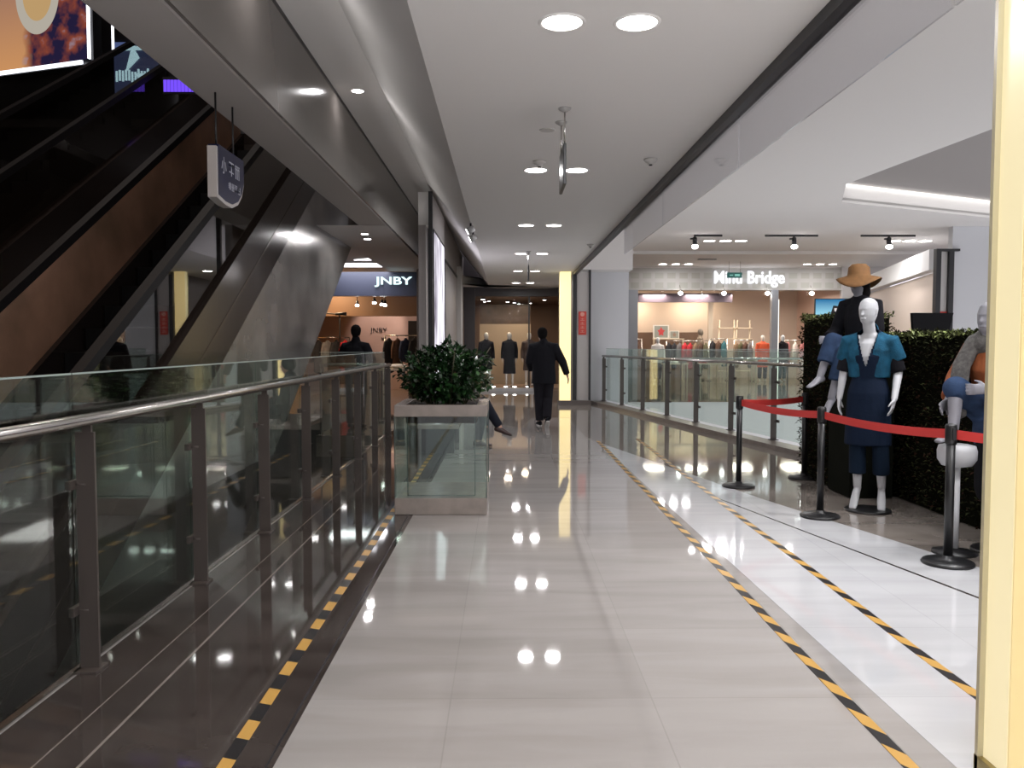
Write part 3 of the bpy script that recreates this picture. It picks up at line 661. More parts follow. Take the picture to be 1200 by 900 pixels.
t = thing('shop_sign', 'pale squared shopfront fascia with glowing white Minu Bridge lettering', 'sign', (8.8, 31, 3.53))
bx('fascia', sq_mat(), (-4.36, 4.1, 0, .3, 0, .82), t)
text('lettering', 'Minu Bridge', emis('minu_glow', (.92, .93, 1), 1.0), (.40, -.06, .40), (PI/2, 0, 0), 2.65, .62, .03, t, .016)
area('sign_spill', (9.2, 30.6, 3.9), 2.6, 3, (.95, .95, 1), rot=(PI/2, 0, 0), sy=.4)
struct('wall_above_fascia', M_CEIL, (3.1, 18, 31.0, 31.3, 4.35, 4.4))
struct('wall_minu_back', mat('warm_back', (.60, .50, .42), .6), (4.4, 13.5, 36.2, 36.4, 0, 4.4))
struct('wall_minu_left', MATS['warm_back'], (4.4, 4.5, 31.1, 36.2, 0, 4.4))
struct('wall_minu_right', mat('pinkish_wall', (.62, .45, .38), .6), (12.9, 13.0, 31.1, 36.2, 0, 4.4))
struct('trim_19', mat('post_grey', (.28, .30, .33), .3), (4.45, 5.0, 30.9, 31.1, 0, 3.53))
struct('trim_20', mat('mauve_band', (.13, .10, .13), .5), (5.0, 9.0, 32.5, 32.7, 3.15, 3.5))
struct('trim_21', MATS['post_grey'], (10.05, 10.3, 30.9, 31.1, 0, 3.53))
struct('window_3', M_SHOPG, (5.0, 10.05, 31.0, 31.02, 0, 3.53))
struct('window_4', M_SHOPG, (10.3, 12.7, 31.0, 31.02, 0, 3.53))
struct('wall_minu_end', M_WALL, (12.7, 14.5, 30.9, 31.1, 0, 4.4))
struct('wall_between', M_GREYW, (3.0, 4.45, 30.9, 31.1, 0, 4.4))
for k, x in enumerate((5.9, 7.6, 9.4, 11.6)):
    area('minu_light', (x, 32.6, 3.45), .9, 60, (1, .86, .74), sy=.9)
for k, x in enumerate((5.6, 8.2)):
    area('minu_back_light', (x, 35.4, 3.3), 1.5, 22, (1, .80, .6), rot=(math.radians(40), 0, 0), sy=.3)
for i, px in enumerate((797, 822, 848, 899, 951)):
    y = 30.85; x = (px-VX)*y/F; z = 1.5+60*y/F-(.12 if px == 822 else 0)
    t = thing('spotlight', 'round white spotlight under the Minu Bridge fascia, %s' % ['leftmost', 'second from left', 'third from left', 'fourth from left', 'rightmost'][i], 'spotlight', (x, y, z), group='spotlights under the Minu Bridge fascia')
    b = bmesh.new(); cyl(b, (0, 0, .0), (0, 0, .10), .06, .04, n=12); cyl(b, (0, 0, .1), (0, .16, .28), .012, n=6); link('body', b, M_STEEL, t)
    b = bmesh.new(); ball(b, (0, 0, -.03), .085, .085, .07, 12); link('lens', b, M_LAMP, t)
t = thing('exit_sign', 'small dark green hanging exit sign in front of the Minu lettering', 'sign', ((860-VX)*29/F, 29, 1.5+77*29/F))
bx('plate', mat('exit_green', (.01, .05, .045), .4, emit=(.02, .10, .09), es=.5), (-.26, .26, -.03, .03, 0, .19), t)
bm = bmesh.new(); box(bm, -.18, -.06, -.036, -.03, .08, .11); box(bm, .0, .18, -.036, -.03, .06, .13); link('symbol', bm, emis('exit_pale', (.3, .7, .6), .5), t)
b = bmesh.new()
for sx in (-.2, .2): cyl(b, (sx, 0, .19), (sx, 0, .62), .008, n=6)
link('rod', b, M_STEEL, t)
# screen in the window
def tv_mat():
    m = bpy.data.materials.new('screen_image'); m.use_nodes = True; nt = m.node_tree; nt.nodes.clear(); N = nt.nodes; L = nt.links
    tc = N.new('ShaderNodeTexCoord'); sp = N.new('ShaderNodeSeparateXYZ'); L.new(tc.outputs['Object'], sp.inputs[0])
    mr = N.new('ShaderNodeMapRange'); mr.inputs[1].default_value = 0; mr.inputs[2].default_value = .65; L.new(sp.outputs['Z'], mr.inputs[0])
    r = N.new('ShaderNodeValToRGB'); r.color_ramp.elements[0].color = (.25, .5, .6, 1); r.color_ramp.elements[1].color = (.02, .12, .25, 1); L.new(mr.outputs[0], r.inputs[0])
    e = N.new('ShaderNodeEmission'); e.inputs[1].default_value = 1.0; o = N.new('ShaderNodeOutputMaterial'); L.new(r.outputs[0], e.inputs[0]); L.new(e.outputs[0], o.inputs[0]); return m
t = thing('television', 'wide screen showing a dark haired figure on blue, beyond the hedge', 'television', (11.65, 30.75, 2.5))
bx('casing', M_BLACK, (-.03, 1.38, 0.001, .08, -.03, .70), t); bx('screen', tv_mat(), (0, 1.35, -.02, 0, 0, .67), t)
bm = bmesh.new(); chain(bm, [((.72, -.03, .02), .2, .01), ((.72, -.03, .22), .13, .01), ((.74, -.03, .42), .09, .01)]); link('figure_hair', bm, M_BLACK, t)
bm = bmesh.new(); chain(bm, [((.74, -.045, .22), .04, .006), ((.74, -.045, .33), .055, .006)]); link('figure_face', bm, emis('face_pale', (.6, .55, .55), .8), t)

# right end walls
struct('trim_22', M_BLACK, (10.62, 10.74, 20.2, 20.35, -.3, 3.78))
struct('trim_23', M_BLACK, (10.94, 11.06, 20.2, 20.35, -.3, 3.78))
struct('trim_24', M_BLACK, (10.62, 11.2, 20.2, 20.35, 3.78, 3.84))
struct('wall_white_right', M_WHITEWALL, (11.06, 14, 20.3, 20.5, -.3, 4.4))
struct('wall_recess_white', mat('soft_wall', (.62, .60, .58), .5), (10.74, 10.94, 20.3, 20.4, -.3, 3.78))
bm = bmesh.new(); prism(bm, [(11.0, 21.3), (11.3, 21.3), (13.7, 30.9), (13.4, 30.9)], 3.42, 3.95); o = link('wall_bulkhead', bm, mat('bulkhead', (.8, .8, .8), .5)); o['kind'] = 'structure'
bm = bmesh.new(); prism(bm, [(11.2, 21.3), (11.4, 21.3), (13.8, 30.9), (13.6, 30.9)], 0, 3.36); o = link('wall_right_shop', bm, mat('beige_shop', (.60, .50, .43), .5)); o['kind'] = 'structure'
area('right_hall_light', (10.2, 25, 4.2), 1.5, 60, (1, .98, .95), sy=3)

def red_sign(x, y, z, w_, h_, label):
    t = thing('red_sign', label, 'sign', (x, y, z), group='red upright signs on posts')
    bx('plate', mat('sign_red', (.62, .05, .03), .4), (-w_/2, w_/2, -.012, 0, 0, h_), t, .003)
    bm = bmesh.new(); rnd = random.Random(5)
    for k in range(4):
        zz = h_*.1+k*h_*.17
        box(bm, -w_*.28, w_*.28, -.016, -.012, zz, zz+h_*.02); box(bm, -w_*.2, w_*.2, -.016, -.012, zz+h_*.06, zz+h_*.08); box(bm, -w_*.03, w_*.03, -.016, -.012, zz, zz+h_*.11)
    link('lettering', bm, mat('sign_pale', (.75, .35, .28), .5), t)
    bm = bmesh.new(); cyl(bm, (0, -.012, h_*.88), (0, -.017, h_*.88), w_*.27, n=20); link('emblem', bm, MATS['sign_pale'], t)
red_sign(1.885, 20.04, 1.72, .19, .57, 'red upright sign on the grey panel beside the far lit column')
red_sign(10.84, 20.28, 1.55, .2, .75, 'red upright sign between black frames above the hedge')

# ============================================================ glowing columns
def column(x0, x1, y0, y1, h, label, s, es_col):
    t = thing('lit_column', label, 'column', (0, 0, 0))
    g = mat('column_glow_%d' % int(s*100), (.45, .40, .22), .3, emit=es_col, es=s)
    bx('light_panel', g, (x0+.02, x1, y0, y1, .06, h), t)
    bx('edge_profile', mat('cream_edge', (.55, .50, .33), .35), (x0, x0+.02, y1-.012, y1+.006, 0, h), t)
    bx('front_panel', mat('ochre_panel_%d' % int(s*100), (.55, .45, .20), .35, emit=(es_col[0], es_col[1]*.88, es_col[2]*.7), es=s*(.62 if y0 < 5 else 1.1)), (x0+.022, x1, y0-.006, y0, .06, h), t)
    bx('foot', mat('brass_foot', (.35, .28, .12), .3, .8), (x0, x1, y0-.01, y1+.01, 0, .06), t)
    return t
column(1.65, 2.02, 2.65, 2.795, 3.17, 'tall pale yellow lit column at the right edge of the picture', .44, (1, .86, .55))
column(1.32, 1.60, 20.0, 20.14, 3.25, 'glowing pale yellow column at the far end of the corridor', .80, (1, .88, .50))

# ============================================================ track lights over the hall
for i, (a, b_, c) in enumerate(((812, 845, 813), (895, 957, 929), (1007, 1071, 1040), (1117, 1185, 1147))):
    y = 21.9; X = lambda p: (p-VX)*y/F
    t = thing('track_light', 'black ceiling track with one spotlight, %s of the four in a row' % ('leftmost', 'second', 'third', 'rightmost')[i], 'track light', (X(c), y, 4.4), group='black track lights')
    bx('rail', M_BLACK, (X(a)-X(c), X(b_)-X(c), -.02, .02, -.05, 0), t)
    bm = bmesh.new(); cyl(bm, (0, 0, -.05), (0, 0, -.12), .03, n=10); box(bm, -.12, .02, -.03, .03, -.13, -.09); link('bracket', bm, M_BLACK, t)
    bm = bmesh.new(); cyl(bm, (0, 0, -.08), (0, -.03, -.30), .06, .065, n=16); link('spot_head', bm, M_BLACK, t)
    bm = bmesh.new(); ball(bm, (0, -.035, -.32), .085, .085, .06, 14); link('lens', bm, M_LAMP, t)
o = bx('air_vent', mat('vent_grey', (.3, .3, .3), .5), (6.6, 7.2, 28, 28.2, 4.36, 4.4)); tag(o, 'small grey air vent in the hall ceiling before the lit fascia', 'vent')

# ============================================================ floor tapes
def tape_mat(name, sh):
    m = bpy.data.materials.new(name); m.use_nodes = True; nt = m.node_tree; N = nt.nodes; L = nt.links; b = N['Principled BSDF']
    tc = N.new('ShaderNodeTexCoord'); sp = N.new('ShaderNodeSeparateXYZ'); L.new(tc.outputs['Object'], sp.inputs[0])
    mu = N.new('ShaderNodeMath'); mu.operation = 'MULTIPLY_ADD'; mu.inputs[1].default_value = sh; L.new(sp.outputs['X'], mu.inputs[0]); L.new(sp.outputs['Y'], mu.inputs[2])
    dv = N.new('ShaderNodeMath'); dv.operation = 'DIVIDE'; dv.inputs[1].default_value = .3; L.new(mu.outputs[0], dv.inputs[0])
    fr = N.new('ShaderNodeMath'); fr.operation = 'FRACT'; L.new(dv.outputs[0], fr.inputs[0])
    gt = N.new('ShaderNodeMath'); gt.operation = 'GREATER_THAN'; gt.inputs[1].default_value = .5; L.new(fr.outputs[0], gt.inputs[0])
    mx = N.new('ShaderNodeMix'); mx.data_type = 'RGBA'; mx.inputs[6].default_value = (.52, .30, .07, 1); mx.inputs[7].default_value = (.012, .011, .012, 1)
    L.new(gt.outputs[0], mx.inputs[0]); L.new(mx.outputs[2], b.inputs['Base Color']); b.inputs['Roughness'].default_value = .35
    return m
for x, y0, y1, sh, lab, dx in ((-1.0, -4, 13, .35, 'black and yellow striped floor tape on the dark left band', 0), (1.435, -4, 12.6, 1.6, 'black and yellow striped floor tape right of the corridor middle', 0.02), (1.985, -4, 12.9, 1.6, 'black and yellow striped floor tape nearest the roped display', .10)):
    bm = bmesh.new(); n = 40; vs = []
    for i in range(n+1):
        k = i/n; y = y0+(y1-y0)*k; xx = x+(dx if x > 1.9 else 0)*(max(0, y)/13) + .004*math.sin(i*.9)
        vs.append([bm.verts.new((xx-.027, y, .0026)), bm.verts.new((xx+.027, y, .0026)), bm.verts.new((xx+.027, y, .0008)), bm.verts.new((xx-.027, y, .0008))])
    for a, b in zip(vs, vs[1:]):
        for j in range(4): bm.faces.new((a[j], a[(j+1) % 4], b[(j+1) % 4], b[j]))
    bmesh.ops.recalc_face_normals(bm, faces=bm.faces)
    o = link('floor_tape', bm, tape_mat('hazard_tape', sh)); o.location = (0, 0, 0); tag(o, lab, 'floor tape')

# ============================================================ stanchions
def stanchion(x, y, label, rz=0):
    t = thing('stanchion', label, 'barrier post', (x, y, .0015), rz, 'black belt barrier posts')
    bm = bmesh.new(); lathe(bm, [(.165, 0), (.168, .012), (.16, .022), (.10, .032), (.04, .042), (.034, .06)]); link('base', bm, M_PL, t)
    bm = bmesh.new(); cyl(bm, (0, 0, .04), (0, 0, .90), .029, n=24); link('pole', bm, M_PL, t)
    bm = bmesh.new(); lathe(bm, [(.034, .82), (.038, .83), (.038, .945), (.032, .955), (.012, .96)]); box(bm, -.012, .012, -.045, .045, .85, .93); link('belt_head', bm, M_PL, t)
    return t
ST = [(3.02, 5.5), (2.73, 7.02), (2.45, 8.52), (3.33, 9.05), (4.0, 4.2)]
labs = ['black barrier post nearest the lit yellow column', 'black barrier post in front of the blue jacket mannequin', 'black barrier post at the left corner of the roped area', 'black barrier post farthest back beside the hedge end', 'black barrier post hidden behind the near lit column']
SO = [stanchion(x, y, l) for (x, y), l in zip(ST, labs)]
def belt(i, j, h0=.89):
    a = Vector((*ST[i], 0)); b = Vector((*ST[j], 0)); o = SO[i]; d = (b-a); L = d.length
    bm = bmesh.new(); n = 14; V = []
    for k in range(n+1):
        s = k/n; p = d*s; z = h0-.03*4*s*(1-s)*min(1, L/1.5)
        nr = Vector((-d.y, d.x, 0)).normalized()*.0012
        V.append([bm.verts.new((p.x+q.x, p.y+q.y, z+dz)) for q, dz in ((nr, -.032), (nr, .032), (-nr, .032), (-nr, -.032))])
    for A, B in zip(V, V[1:]):
        for q in range(4): bm.faces.new((A[q], A[(q+1) % 4], B[(q+1) % 4], B[q]))
    bmesh.ops.recalc_face_normals(bm, faces=bm.faces)
    link('belt', bm, M_RED, o)
belt(0, 4); belt(1, 0); belt(2, 1); belt(3, 2)

# ============================================================ planter
t = thing('glass_planter', 'square planter of clear glass with stone top and base in the corridor', 'planter', (-.565, 7.55, 0))
M_STONE = mat('planter_stone', (.26, .225, .20), .25, var=.12, vs=9)
bm = bmesh.new(); box(bm, -.405, .405, -.42, .42, .0016, .15); link('base', bm, M_STONE, t, bevel=.006)
bm = bmesh.new()
for d in ((-.405, .405, -.42, -.33), (-.405, .405, .33, .42), (-.405, -.315, -.33, .33), (.315, .405, -.33, .33)): box(bm, *d, .865, .966)
link('stone_rim', bm, M_STONE, t, bevel=.004)
bm = bmesh.new(); box(bm, -.31, .31, -.325, .325, .80, .945); link('soil_tray', bm, mat('soil', (.03, .02, .015), .9, bump=.6, bs=40), t)
for d in ((-.40, .40, -.415, -.405), (-.40, .40, .405, .415), (-.40, -.39, -.40, .40), (.39, .40, -.40, .40)):
    bx('glass_panel', M_GLASS, (*d, .15, .865), t)
for sx in (-1, 1):
    for sy in (-1, 1):
        bx('corner_strip', mat('corner_dark', (.07, .09, .085), .2), (sx*.402-.004, sx*.402+.004, sy*.417-.004, sy*.417+.004, .15, .865), t)
for sx in (-.29, .30):
    bx('inner_strip', MATS['corner_dark'], (sx-.004, sx+.004, -.403, -.398, .17, .865), t)
bx('bottom_strip', MATS['corner_dark'], (-.29, .30, -.404, -.399, .165, .172), t)
# ---- leaves
def leaf(bm, p, d, up, L, W, mi=0, fold=.25):
    d = d.normalized(); s = d.cross(up)
    if s.length < 1e-3: s = d.orthogonal()
    s.normalize(); n = s.cross(d).normalized()
    a = bm.verts.new(p); m1 = p+d*L*.5; e = bm.verts.new(p+d*L-n*L*.12)
    l = bm.verts.new(m1+s*W/2+n*W*fold); r = bm.verts.new(m1-s*W/2+n*W*fold); c = bm.verts.new(m1)
    for f in ((a, c, l), (c, e, l), (a, r, c), (c, r, e)):
        q = bm.faces.new(f); q.material_index = mi; q.smooth = True
G1 = mat('leaf_green', (.010, .034, .010), .25, var=.5, vs=6)
G2 = mat('leaf_light', (.03, .09, .02), .3, var=.4, vs=7)
t = thing('potted_shrub', 'dark green glossy leaved shrub growing in the glass planter', 'plant', (-.565, 7.55, .945))
bm = bmesh.new(); rnd = random.Random(11); tips = []
for k in range(26):
    a = rnd.random()*2*PI; r = .05+.16*rnd.random(); tx = math.cos(a)*(.12+.34*rnd.random()); ty = math.sin(a)*(.1+.28*rnd.random()); tz = .28+.25*rnd.random()
    p0 = Vector((math.cos(a)*r, math.sin(a)*r*.8, 0)); p1 = Vector((tx, ty, tz)); cyl(bm, p0, p1, .008, .004, n=6); tips.append((p0, p1))
link('stems', bm, mat('stem', (.06, .05, .025), .6), t)
bm = bmesh.new()
for k in range(2700):
    u = Vector((rnd.gauss(0, 1), rnd.gauss(0, 1), rnd.gauss(0, 1))).normalized(); rr = rnd.random()**.3
    lump = 1+.15*math.sin(5*u.x+1)*math.cos(6*u.z+4*u.y)+.08*math.sin(11*u.x+7*u.z)
    p = Vector((.02+u.x*.40*rr*lump, u.y*.31*rr*lump, .27+u.z*.26*rr*lump))
    if p.z < .03: continue
    d = (u*.6+Vector((rnd.uniform(-1, 1), rnd.uniform(-1, 1), rnd.uniform(-.6, .9))))
    leaf(bm, p, d, Vector((rnd.uniform(-.6, .6), rnd.uniform(-.6, .6), 1)), rnd.uniform(.05, .085), rnd.uniform(.028, .045), 1 if (rnd.random() < .07 or (p.x > .25 and p.z < .3 and rnd.random() < .5)) else 0, .12)
link('foliage', bm, [G1, G2], t)
# ---- hedge
H1 = mat('hedge_dark', (.016, .017, .007), .9, spec=.1, var=.5, vs=12); H2 = mat('hedge_mid', (.042, .048, .018), .9, spec=.1, var=.4, vs=12); H3 = mat('hedge_brown', (.035, .016, .010), .9, spec=.1)
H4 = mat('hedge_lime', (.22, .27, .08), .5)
def hedge(label, x0, x1, y0, y1, h, n, seed):
    t = thing('hedge', label, 'hedge', ((x0+x1)/2, (y0+y1)/2, 0)); cx, cy = (x0+x1)/2, (y0+y1)/2; hx, hy = (x1-x0)/2, (y1-y0)/2
    bm = bmesh.new(); box(bm, -hx+.04, hx-.04, -hy+.04, hy-.04, 0.002, h-.05); link('backing', bm, mat('hedge_core', (.006, .006, .003), .95, spec=.05), t)
    bm = bmesh.new(); rnd = random.Random(seed)
    ar = [(2*hy*h, 0), (2*hx*h, 1), (2*hx*2*hy*1.6, 2), (2*hy*h*.25, 3)]; tot = sum(a for a, _ in ar)
    for k in range(n):
        q = rnd.random()*tot
        for a, s in ar:
            if q < a: break
            q -= a
        if s == 0: p = Vector((-hx+.02, rnd.uniform(-hy, hy), rnd.uniform(0.02, h))); nn = Vector((-1, 0, 0))
        elif s == 1: p = Vector((rnd.uniform(-hx, hx), -hy+.02, rnd.uniform(0.02, h))); nn = Vector((0, -1, 0))
        elif s == 2: p = Vector((rnd.uniform(-hx, hx), rnd.uniform(-hy, hy), h-.04)); nn = Vector((0, 0, 1))
        else: p = Vector((hx-.02, rnd.uniform(-hy, hy), rnd.uniform(0.02, h))); nn = Vector((1, 0, 0))
        b = mnoise.noise(Vector((p.x+cx, p.y+cy, p.z))*4)*.035; p = p+nn*(b+rnd.uniform(-.03, .02))
        d = nn*.7+Vector((rnd.uniform(-1, 1), rnd.uniform(-1, 1), rnd.uniform(-.6, 1)))
        z = rnd.random(); mi = 2 if z < .22 else (1 if z < .42 else 0)
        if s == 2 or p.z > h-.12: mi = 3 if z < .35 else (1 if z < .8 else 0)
        leaf(bm, p, d, Vector((rnd.uniform(-.5, .5), rnd.uniform(-.5, .5), 1)), rnd.uniform(.03, .055), rnd.uniform(.015, .028), mi)
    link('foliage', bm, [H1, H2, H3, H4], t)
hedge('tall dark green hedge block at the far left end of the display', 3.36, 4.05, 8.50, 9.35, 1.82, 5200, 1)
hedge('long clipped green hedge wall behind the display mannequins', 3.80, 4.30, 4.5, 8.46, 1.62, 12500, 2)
o = bx('display_plinth', mat('plinth_black', (.008, .009, .006), .9, spec=.05), (3.34, 3.76, 7.86, 8.40, .002, 1.36), bevel=.008); tag(o, 'dark plinth under the seated mannequin with the hat', 'plinth')
t = thing('notice_board', 'black tapered display board showing above the long hedge', 'display board', (4.55, 8.7, 0))
bm = bmesh.new(); A = [(-.20, 1.58), (.17, 1.58), (.22, 1.83), (-.22, 1.83)]
v0 = [bm.verts.new((x, 0, z)) for x, z in A]; v1 = [bm.verts.new((x, .05, z)) for x, z in A]; bm.faces.new(v0); bm.faces.new(v1[::-1])
for i in range(4): bm.faces.new((v0[i], v1[i], v1[(i+1) % 4], v0[(i+1) % 4]))
bmesh.ops.recalc_face_normals(bm, faces=bm.faces); link('board', bm, mat('board_black', (.008, .008, .009), .9, spec=.05), t)
bm = bmesh.new(); cyl(bm, (0, .03, .02), (0, .03, 1.6), .02, n=12); link('pole', bm, M_PL, t)
bm = bmesh.new(); lathe(bm, [(.18, .002), (.18, .015), (.03, .03)]); link('base', bm, M_PL, t)

# ============================================================ FIGURES
def V(*a): return Vector(a)
def hand(bm, wr, d, n, s=1., curl=.5, side=1):
    """palm with four unequal fingers and a thumb; d = along the hand, n = palm normal"""
    d = d.normalized(); n = (n-d*n.dot(d)).normalized(); w = d.cross(n)*side
    chain(bm, [(wr, .026*s, .02*s), (wr+d*.035*s, .036*s, .016*s), (wr+d*.085*s, .041*s, .014*s)], side=w)
    for k, (o_, L) in enumerate(((.030, .068), (.010, .078), (-.011, .073), (-.031, .056))):
        b = wr+d*.085*s+w*o_*s; L *= s
        d1 = (d*math.cos(curl*.5)+n*math.sin(curl*.5)); d2 = (d*math.cos(curl*1.1)+n*math.sin(curl*1.1)); d3 = (d*math.cos(curl*1.6)+n*math.sin(curl*1.6))
        p1 = b+d1*L*.45+w*o_*s*.12; p2 = p1+d2*L*.32; p3 = p2+d3*L*.22
        chain(bm, [(b-d*.015*s, .0088*s, .0088*s), (p1, .0085*s, .0085*s), (p2, .0078*s, .0078*s), (p3, .0066*s, .0066*s)], side=w, n=8)
    b = wr+d*.025*s+w*.028*s; t1 = (d*.65+w*.65+n*.25).normalized(); t2 = (d*.9+w*.25+n*.35).normalized()
    chain(bm, [(b, .013*s, .012*s), (b+t1*.035*s, .0105*s, .0105*s), (b+t1*.035*s+t2*.035*s, .0085*s, .0085*s)], side=w, n=8)
def head(bm, c, f, s=1., face=True):
    """c centre of the head, f forward direction"""
    f = f.normalized(); sd = f.cross(V(0, 0, 1)).normalized(); up = sd.cross(f)
    def P(a, b, cc): return c+sd*a*s+f*b*s+up*cc*s
    chain(bm, [(P(0, .01, -.115), .035*s, .04*s), (P(0, .012, -.085), .055*s, .066*s), (P(0, .005, -.035), .069*s, .086*s), (P(0, -.005, .025), .076*s, .096*s), (P(0, -.008, .052), .074*s, .090*s)], side=sd, n=20)
    if face:
        chain(bm, [(P(0, .082, .015), .008*s, .008*s), (P(0, .100, -.022), .012*s, .011*s)], side=sd, n=8)
        chain(bm, [(P(-.02, .086, -.058), .007*s, .006*s), (P(.02, .086, -.058), .007*s, .006*s)], side=up, n=8)
        chain(bm, [(P(-.03, .08, .03), .006*s, .006*s), (P(-.012, .088, .028), .006*s, .006*s)], side=up, n=6)
        chain(bm, [(P(.012, .088, .028), .006*s, .006*s), (P(.03, .08, .03), .006*s, .006*s)], side=up, n=6)
        for q in (-1, 1): chain(bm, [(P(q*.074, -.005, .02), .008*s, .016*s), (P(q*.072, 0, -.02), .006*s, .010*s)], side=sd, n=8)
BASE = dict(pel=V(0, 0, .95), wai=V(0, 0, 1.08), che=V(0, -.005, 1.27), nec=V(0, .0, 1.475), hea=V(0, -.015, 1.635),
            sl=V(.17, 0, 1.42), sr=V(-.17, 0, 1.42), el=V(.235, .02, 1.13), er=V(-.235, .02, 1.13), wl=V(.25, -.04, .89), wr=V(-.25, -.04, .89),
            hl=V(.09, 0, .92), hr=V(-.09, 0, .92), kl=V(.10, -.015, .5), kr=V(-.10, -.015, .5), al=V(.10, .02, .085), ar=V(-.10, .02, .085),
            fl=V(.02, -1, 0), fr=V(-.02, -1, 0), face=V(0, -1, 0), hdl=V(0, -.15, -1), hdr=V(0, -.15, -1))
def pose(**k): d = dict(BASE); d.update(k); return d
def body(t, J, m, s=1., slim=1., vox=.0075, faced=True, feet=True, curl=.5, sidev=None):
    bm = bmesh.new(); side = (J['sl']-J['sr']).normalized(); sd = (J['hl']-J['hr']).normalized()
    g = slim
    mid = (J['sl']+J['sr'])/2
    chain(bm, [(J['pel']-V(0, 0, .05), .13*g, .10*g), (J['pel']+V(0, 0, .03), .150*g, .112*g), (J['wai'], .115*g, .09*g), (J['che'], .145*g, .105*g), (mid-V(0, 0, .03), .155*g, .09*g), (mid+V(0, 0, .02), .11*g, .065*g), (J['nec'], .052, .052), (J['hea']-V(0, 0, .08)+(J['face']*-.0), .050, .052)], side=side, n=20)
    head(bm, J['hea'], J['face'], 1., faced)
    for S, E, W, HD, q in (('sl', 'el', 'wl', 'hdl', 1), ('sr', 'er', 'wr', 'hdr', -1)):
        a, b, c = J[S], J[E], J[W]
        chain(bm, [(mid*.4+a*.6, .055, .055), (a, .056*g, .056*g), (a.lerp(b, .4), .047*g, .047*g), (b, .038, .038)], side=side)
        chain(bm, [(b, .038, .038), (b.lerp(c, .3), .039*g, .039*g), (c, .026, .024)], side=side)
        hand(bm, c, J[HD], J.get('palm'+('l' if q > 0 else 'r'), V(-q, 0, 0)), 1., curl, side=-1)
    for A, K, C, FT in (('hl', 'kl', 'al', 'fl'), ('hr', 'kr', 'ar', 'fr')):
        a, b, c = J[A], J[K], J[C]
        chain(bm, [(a, .085*g, .09*g), (a.lerp(b, .35), .080*g, .082*g), (a.lerp(b, .8), .058*g, .058*g), (b, .052, .054)], side=sd)
        bk = (b-a).normalized(); 
        chain(bm, [(b, .052, .054), (b.lerp(c, .3), .052*g, .055*g), (b.lerp(c, .65), .042, .042), (c, .034, .036)], side=sd)
        if feet:
            f = J[FT].normalized(); dn = J.get('dn'+A[1], V(0, 0, -1))
            chain(bm, [(c-f*.03+dn*.035, .03, .032), (c+f*.03+dn*.03, .032, .036), (c+f*.10+dn*.05, .038, .022), (c+f*.165+dn*.06, .034, .015)], side=f.cross(V(0, 0, 1)) if abs(f.z) < .9 else sd)
    return blob('body', bm, m, t, vox, 3)
def garment(name, t, m, parts, vox=.010, cut=None, smooth=4):
    bm = bmesh.new()
    for q in parts: chain(bm, q[0], side=q[1], n=20, cap=q[2] if len(q) > 2 else True)
    return blob(name, bm, m, t, vox, smooth, cut)
def sleeves(J, r0, r1, r2, upto=1.):
    out = []
    side = J['sl']-J['sr']; mid = (J['sl']+J['sr'])/2
    for S, E, W in (('sl', 'el', 'wl'), ('sr', 'er', 'wr')):
        a, b, c = J[S], J[E], J[W]; c = b.lerp(c, upto)
        out.append(([(mid.lerp(a, .5), r0, r0), (a, r0, r0), (b, r1, r1)], side)); out.append(([(b, r1, r1), (c, r2, r2)], side, 'start'))
    return out
def trousers(J, r0, r1, r2, upto=1.):
    out = []; sd = J['hl']-J['hr']
    for A, K, C in (('hl', 'kl', 'al'), ('hr', 'kr', 'ar')):
        a, b, c = J[A], J[K], J[C]; c = b.lerp(c, upto)
        out.append(([(a, r0, r0*1.05), (a.lerp(b, .5), (r0+r1)/2, (r0+r1)/2), (b, r1, r1)], sd)); out.append(([(b, r1, r1), (c, r2, r2)], sd, 'start'))
    out.append(([(J['pel']-V(0, 0, .03), .155, .125), (J['pel']+V(0, 0, .08), .15, .115)], sd))
    return out
def hair(t, J, m, back=True, long=0.):
    f = J['face'].normalized(); sd = f.cross(V(0, 0, 1)).normalized(); c = J['hea']
    bm = bmesh.new(); up = V(0, 0, 1)
    chain(bm, [(c-f*.02+up*.0, .087, .102), (c-f*.015+up*.045, .091, .104)], side=sd, n=20)
    if long: chain(bm, [(c-f*.03+up*.02, .08, .085), (c-f*.05-up*long*.5, .09, .06), (c-f*.03-up*long, .07, .04)], side=sd, n=18)
    else: chain(bm, [(c-f*.045, .074, .062), (c-f*.045-up*.07, .055, .045)], side=sd, n=18)
    return blob('hair', bm, m, t, .009, 3)
def shoes(t, J, m, name='shoe', sole=None):
    for C, FT in (('al', 'fl'), ('ar', 'fr')):
        c = J[C]; f = J[FT].normalized(); dn = V(0, 0, -1); dn = (dn-f*dn.dot(f)).normalized()
        bm = bmesh.new(); sd = f.cross(dn)
        chain(bm, [(c-f*.035+dn*.035, .04, .045), (c+f*.03+dn*.035, .042, .045), (c+f*.11+dn*.05, .047, .032), (c+f*.19+dn*.057, .038, .022)], side=sd)
        o = blob(name, bm, m, t, .008, 2)
        if sole:
            bm = bmesh.new(); chain(bm, [(c-f*.04+dn*.078, .04, .012), (c+f*.10+dn*.078, .046, .012), (c+f*.19+dn*.078, .036, .01)], side=sd); blob('sole', bm, sole, o, .008, 1)
D1 = mat('black_cloth', (.008, .008, .011), .85, spec=.15, bump=.3, bs=30); D2 = mat('charcoal_cloth', (.013, .012, .016), .85, spec=.15, bump=.3, bs=30)
HR = mat('black_hair', (.008, .007, .007), .9, spec=.05)
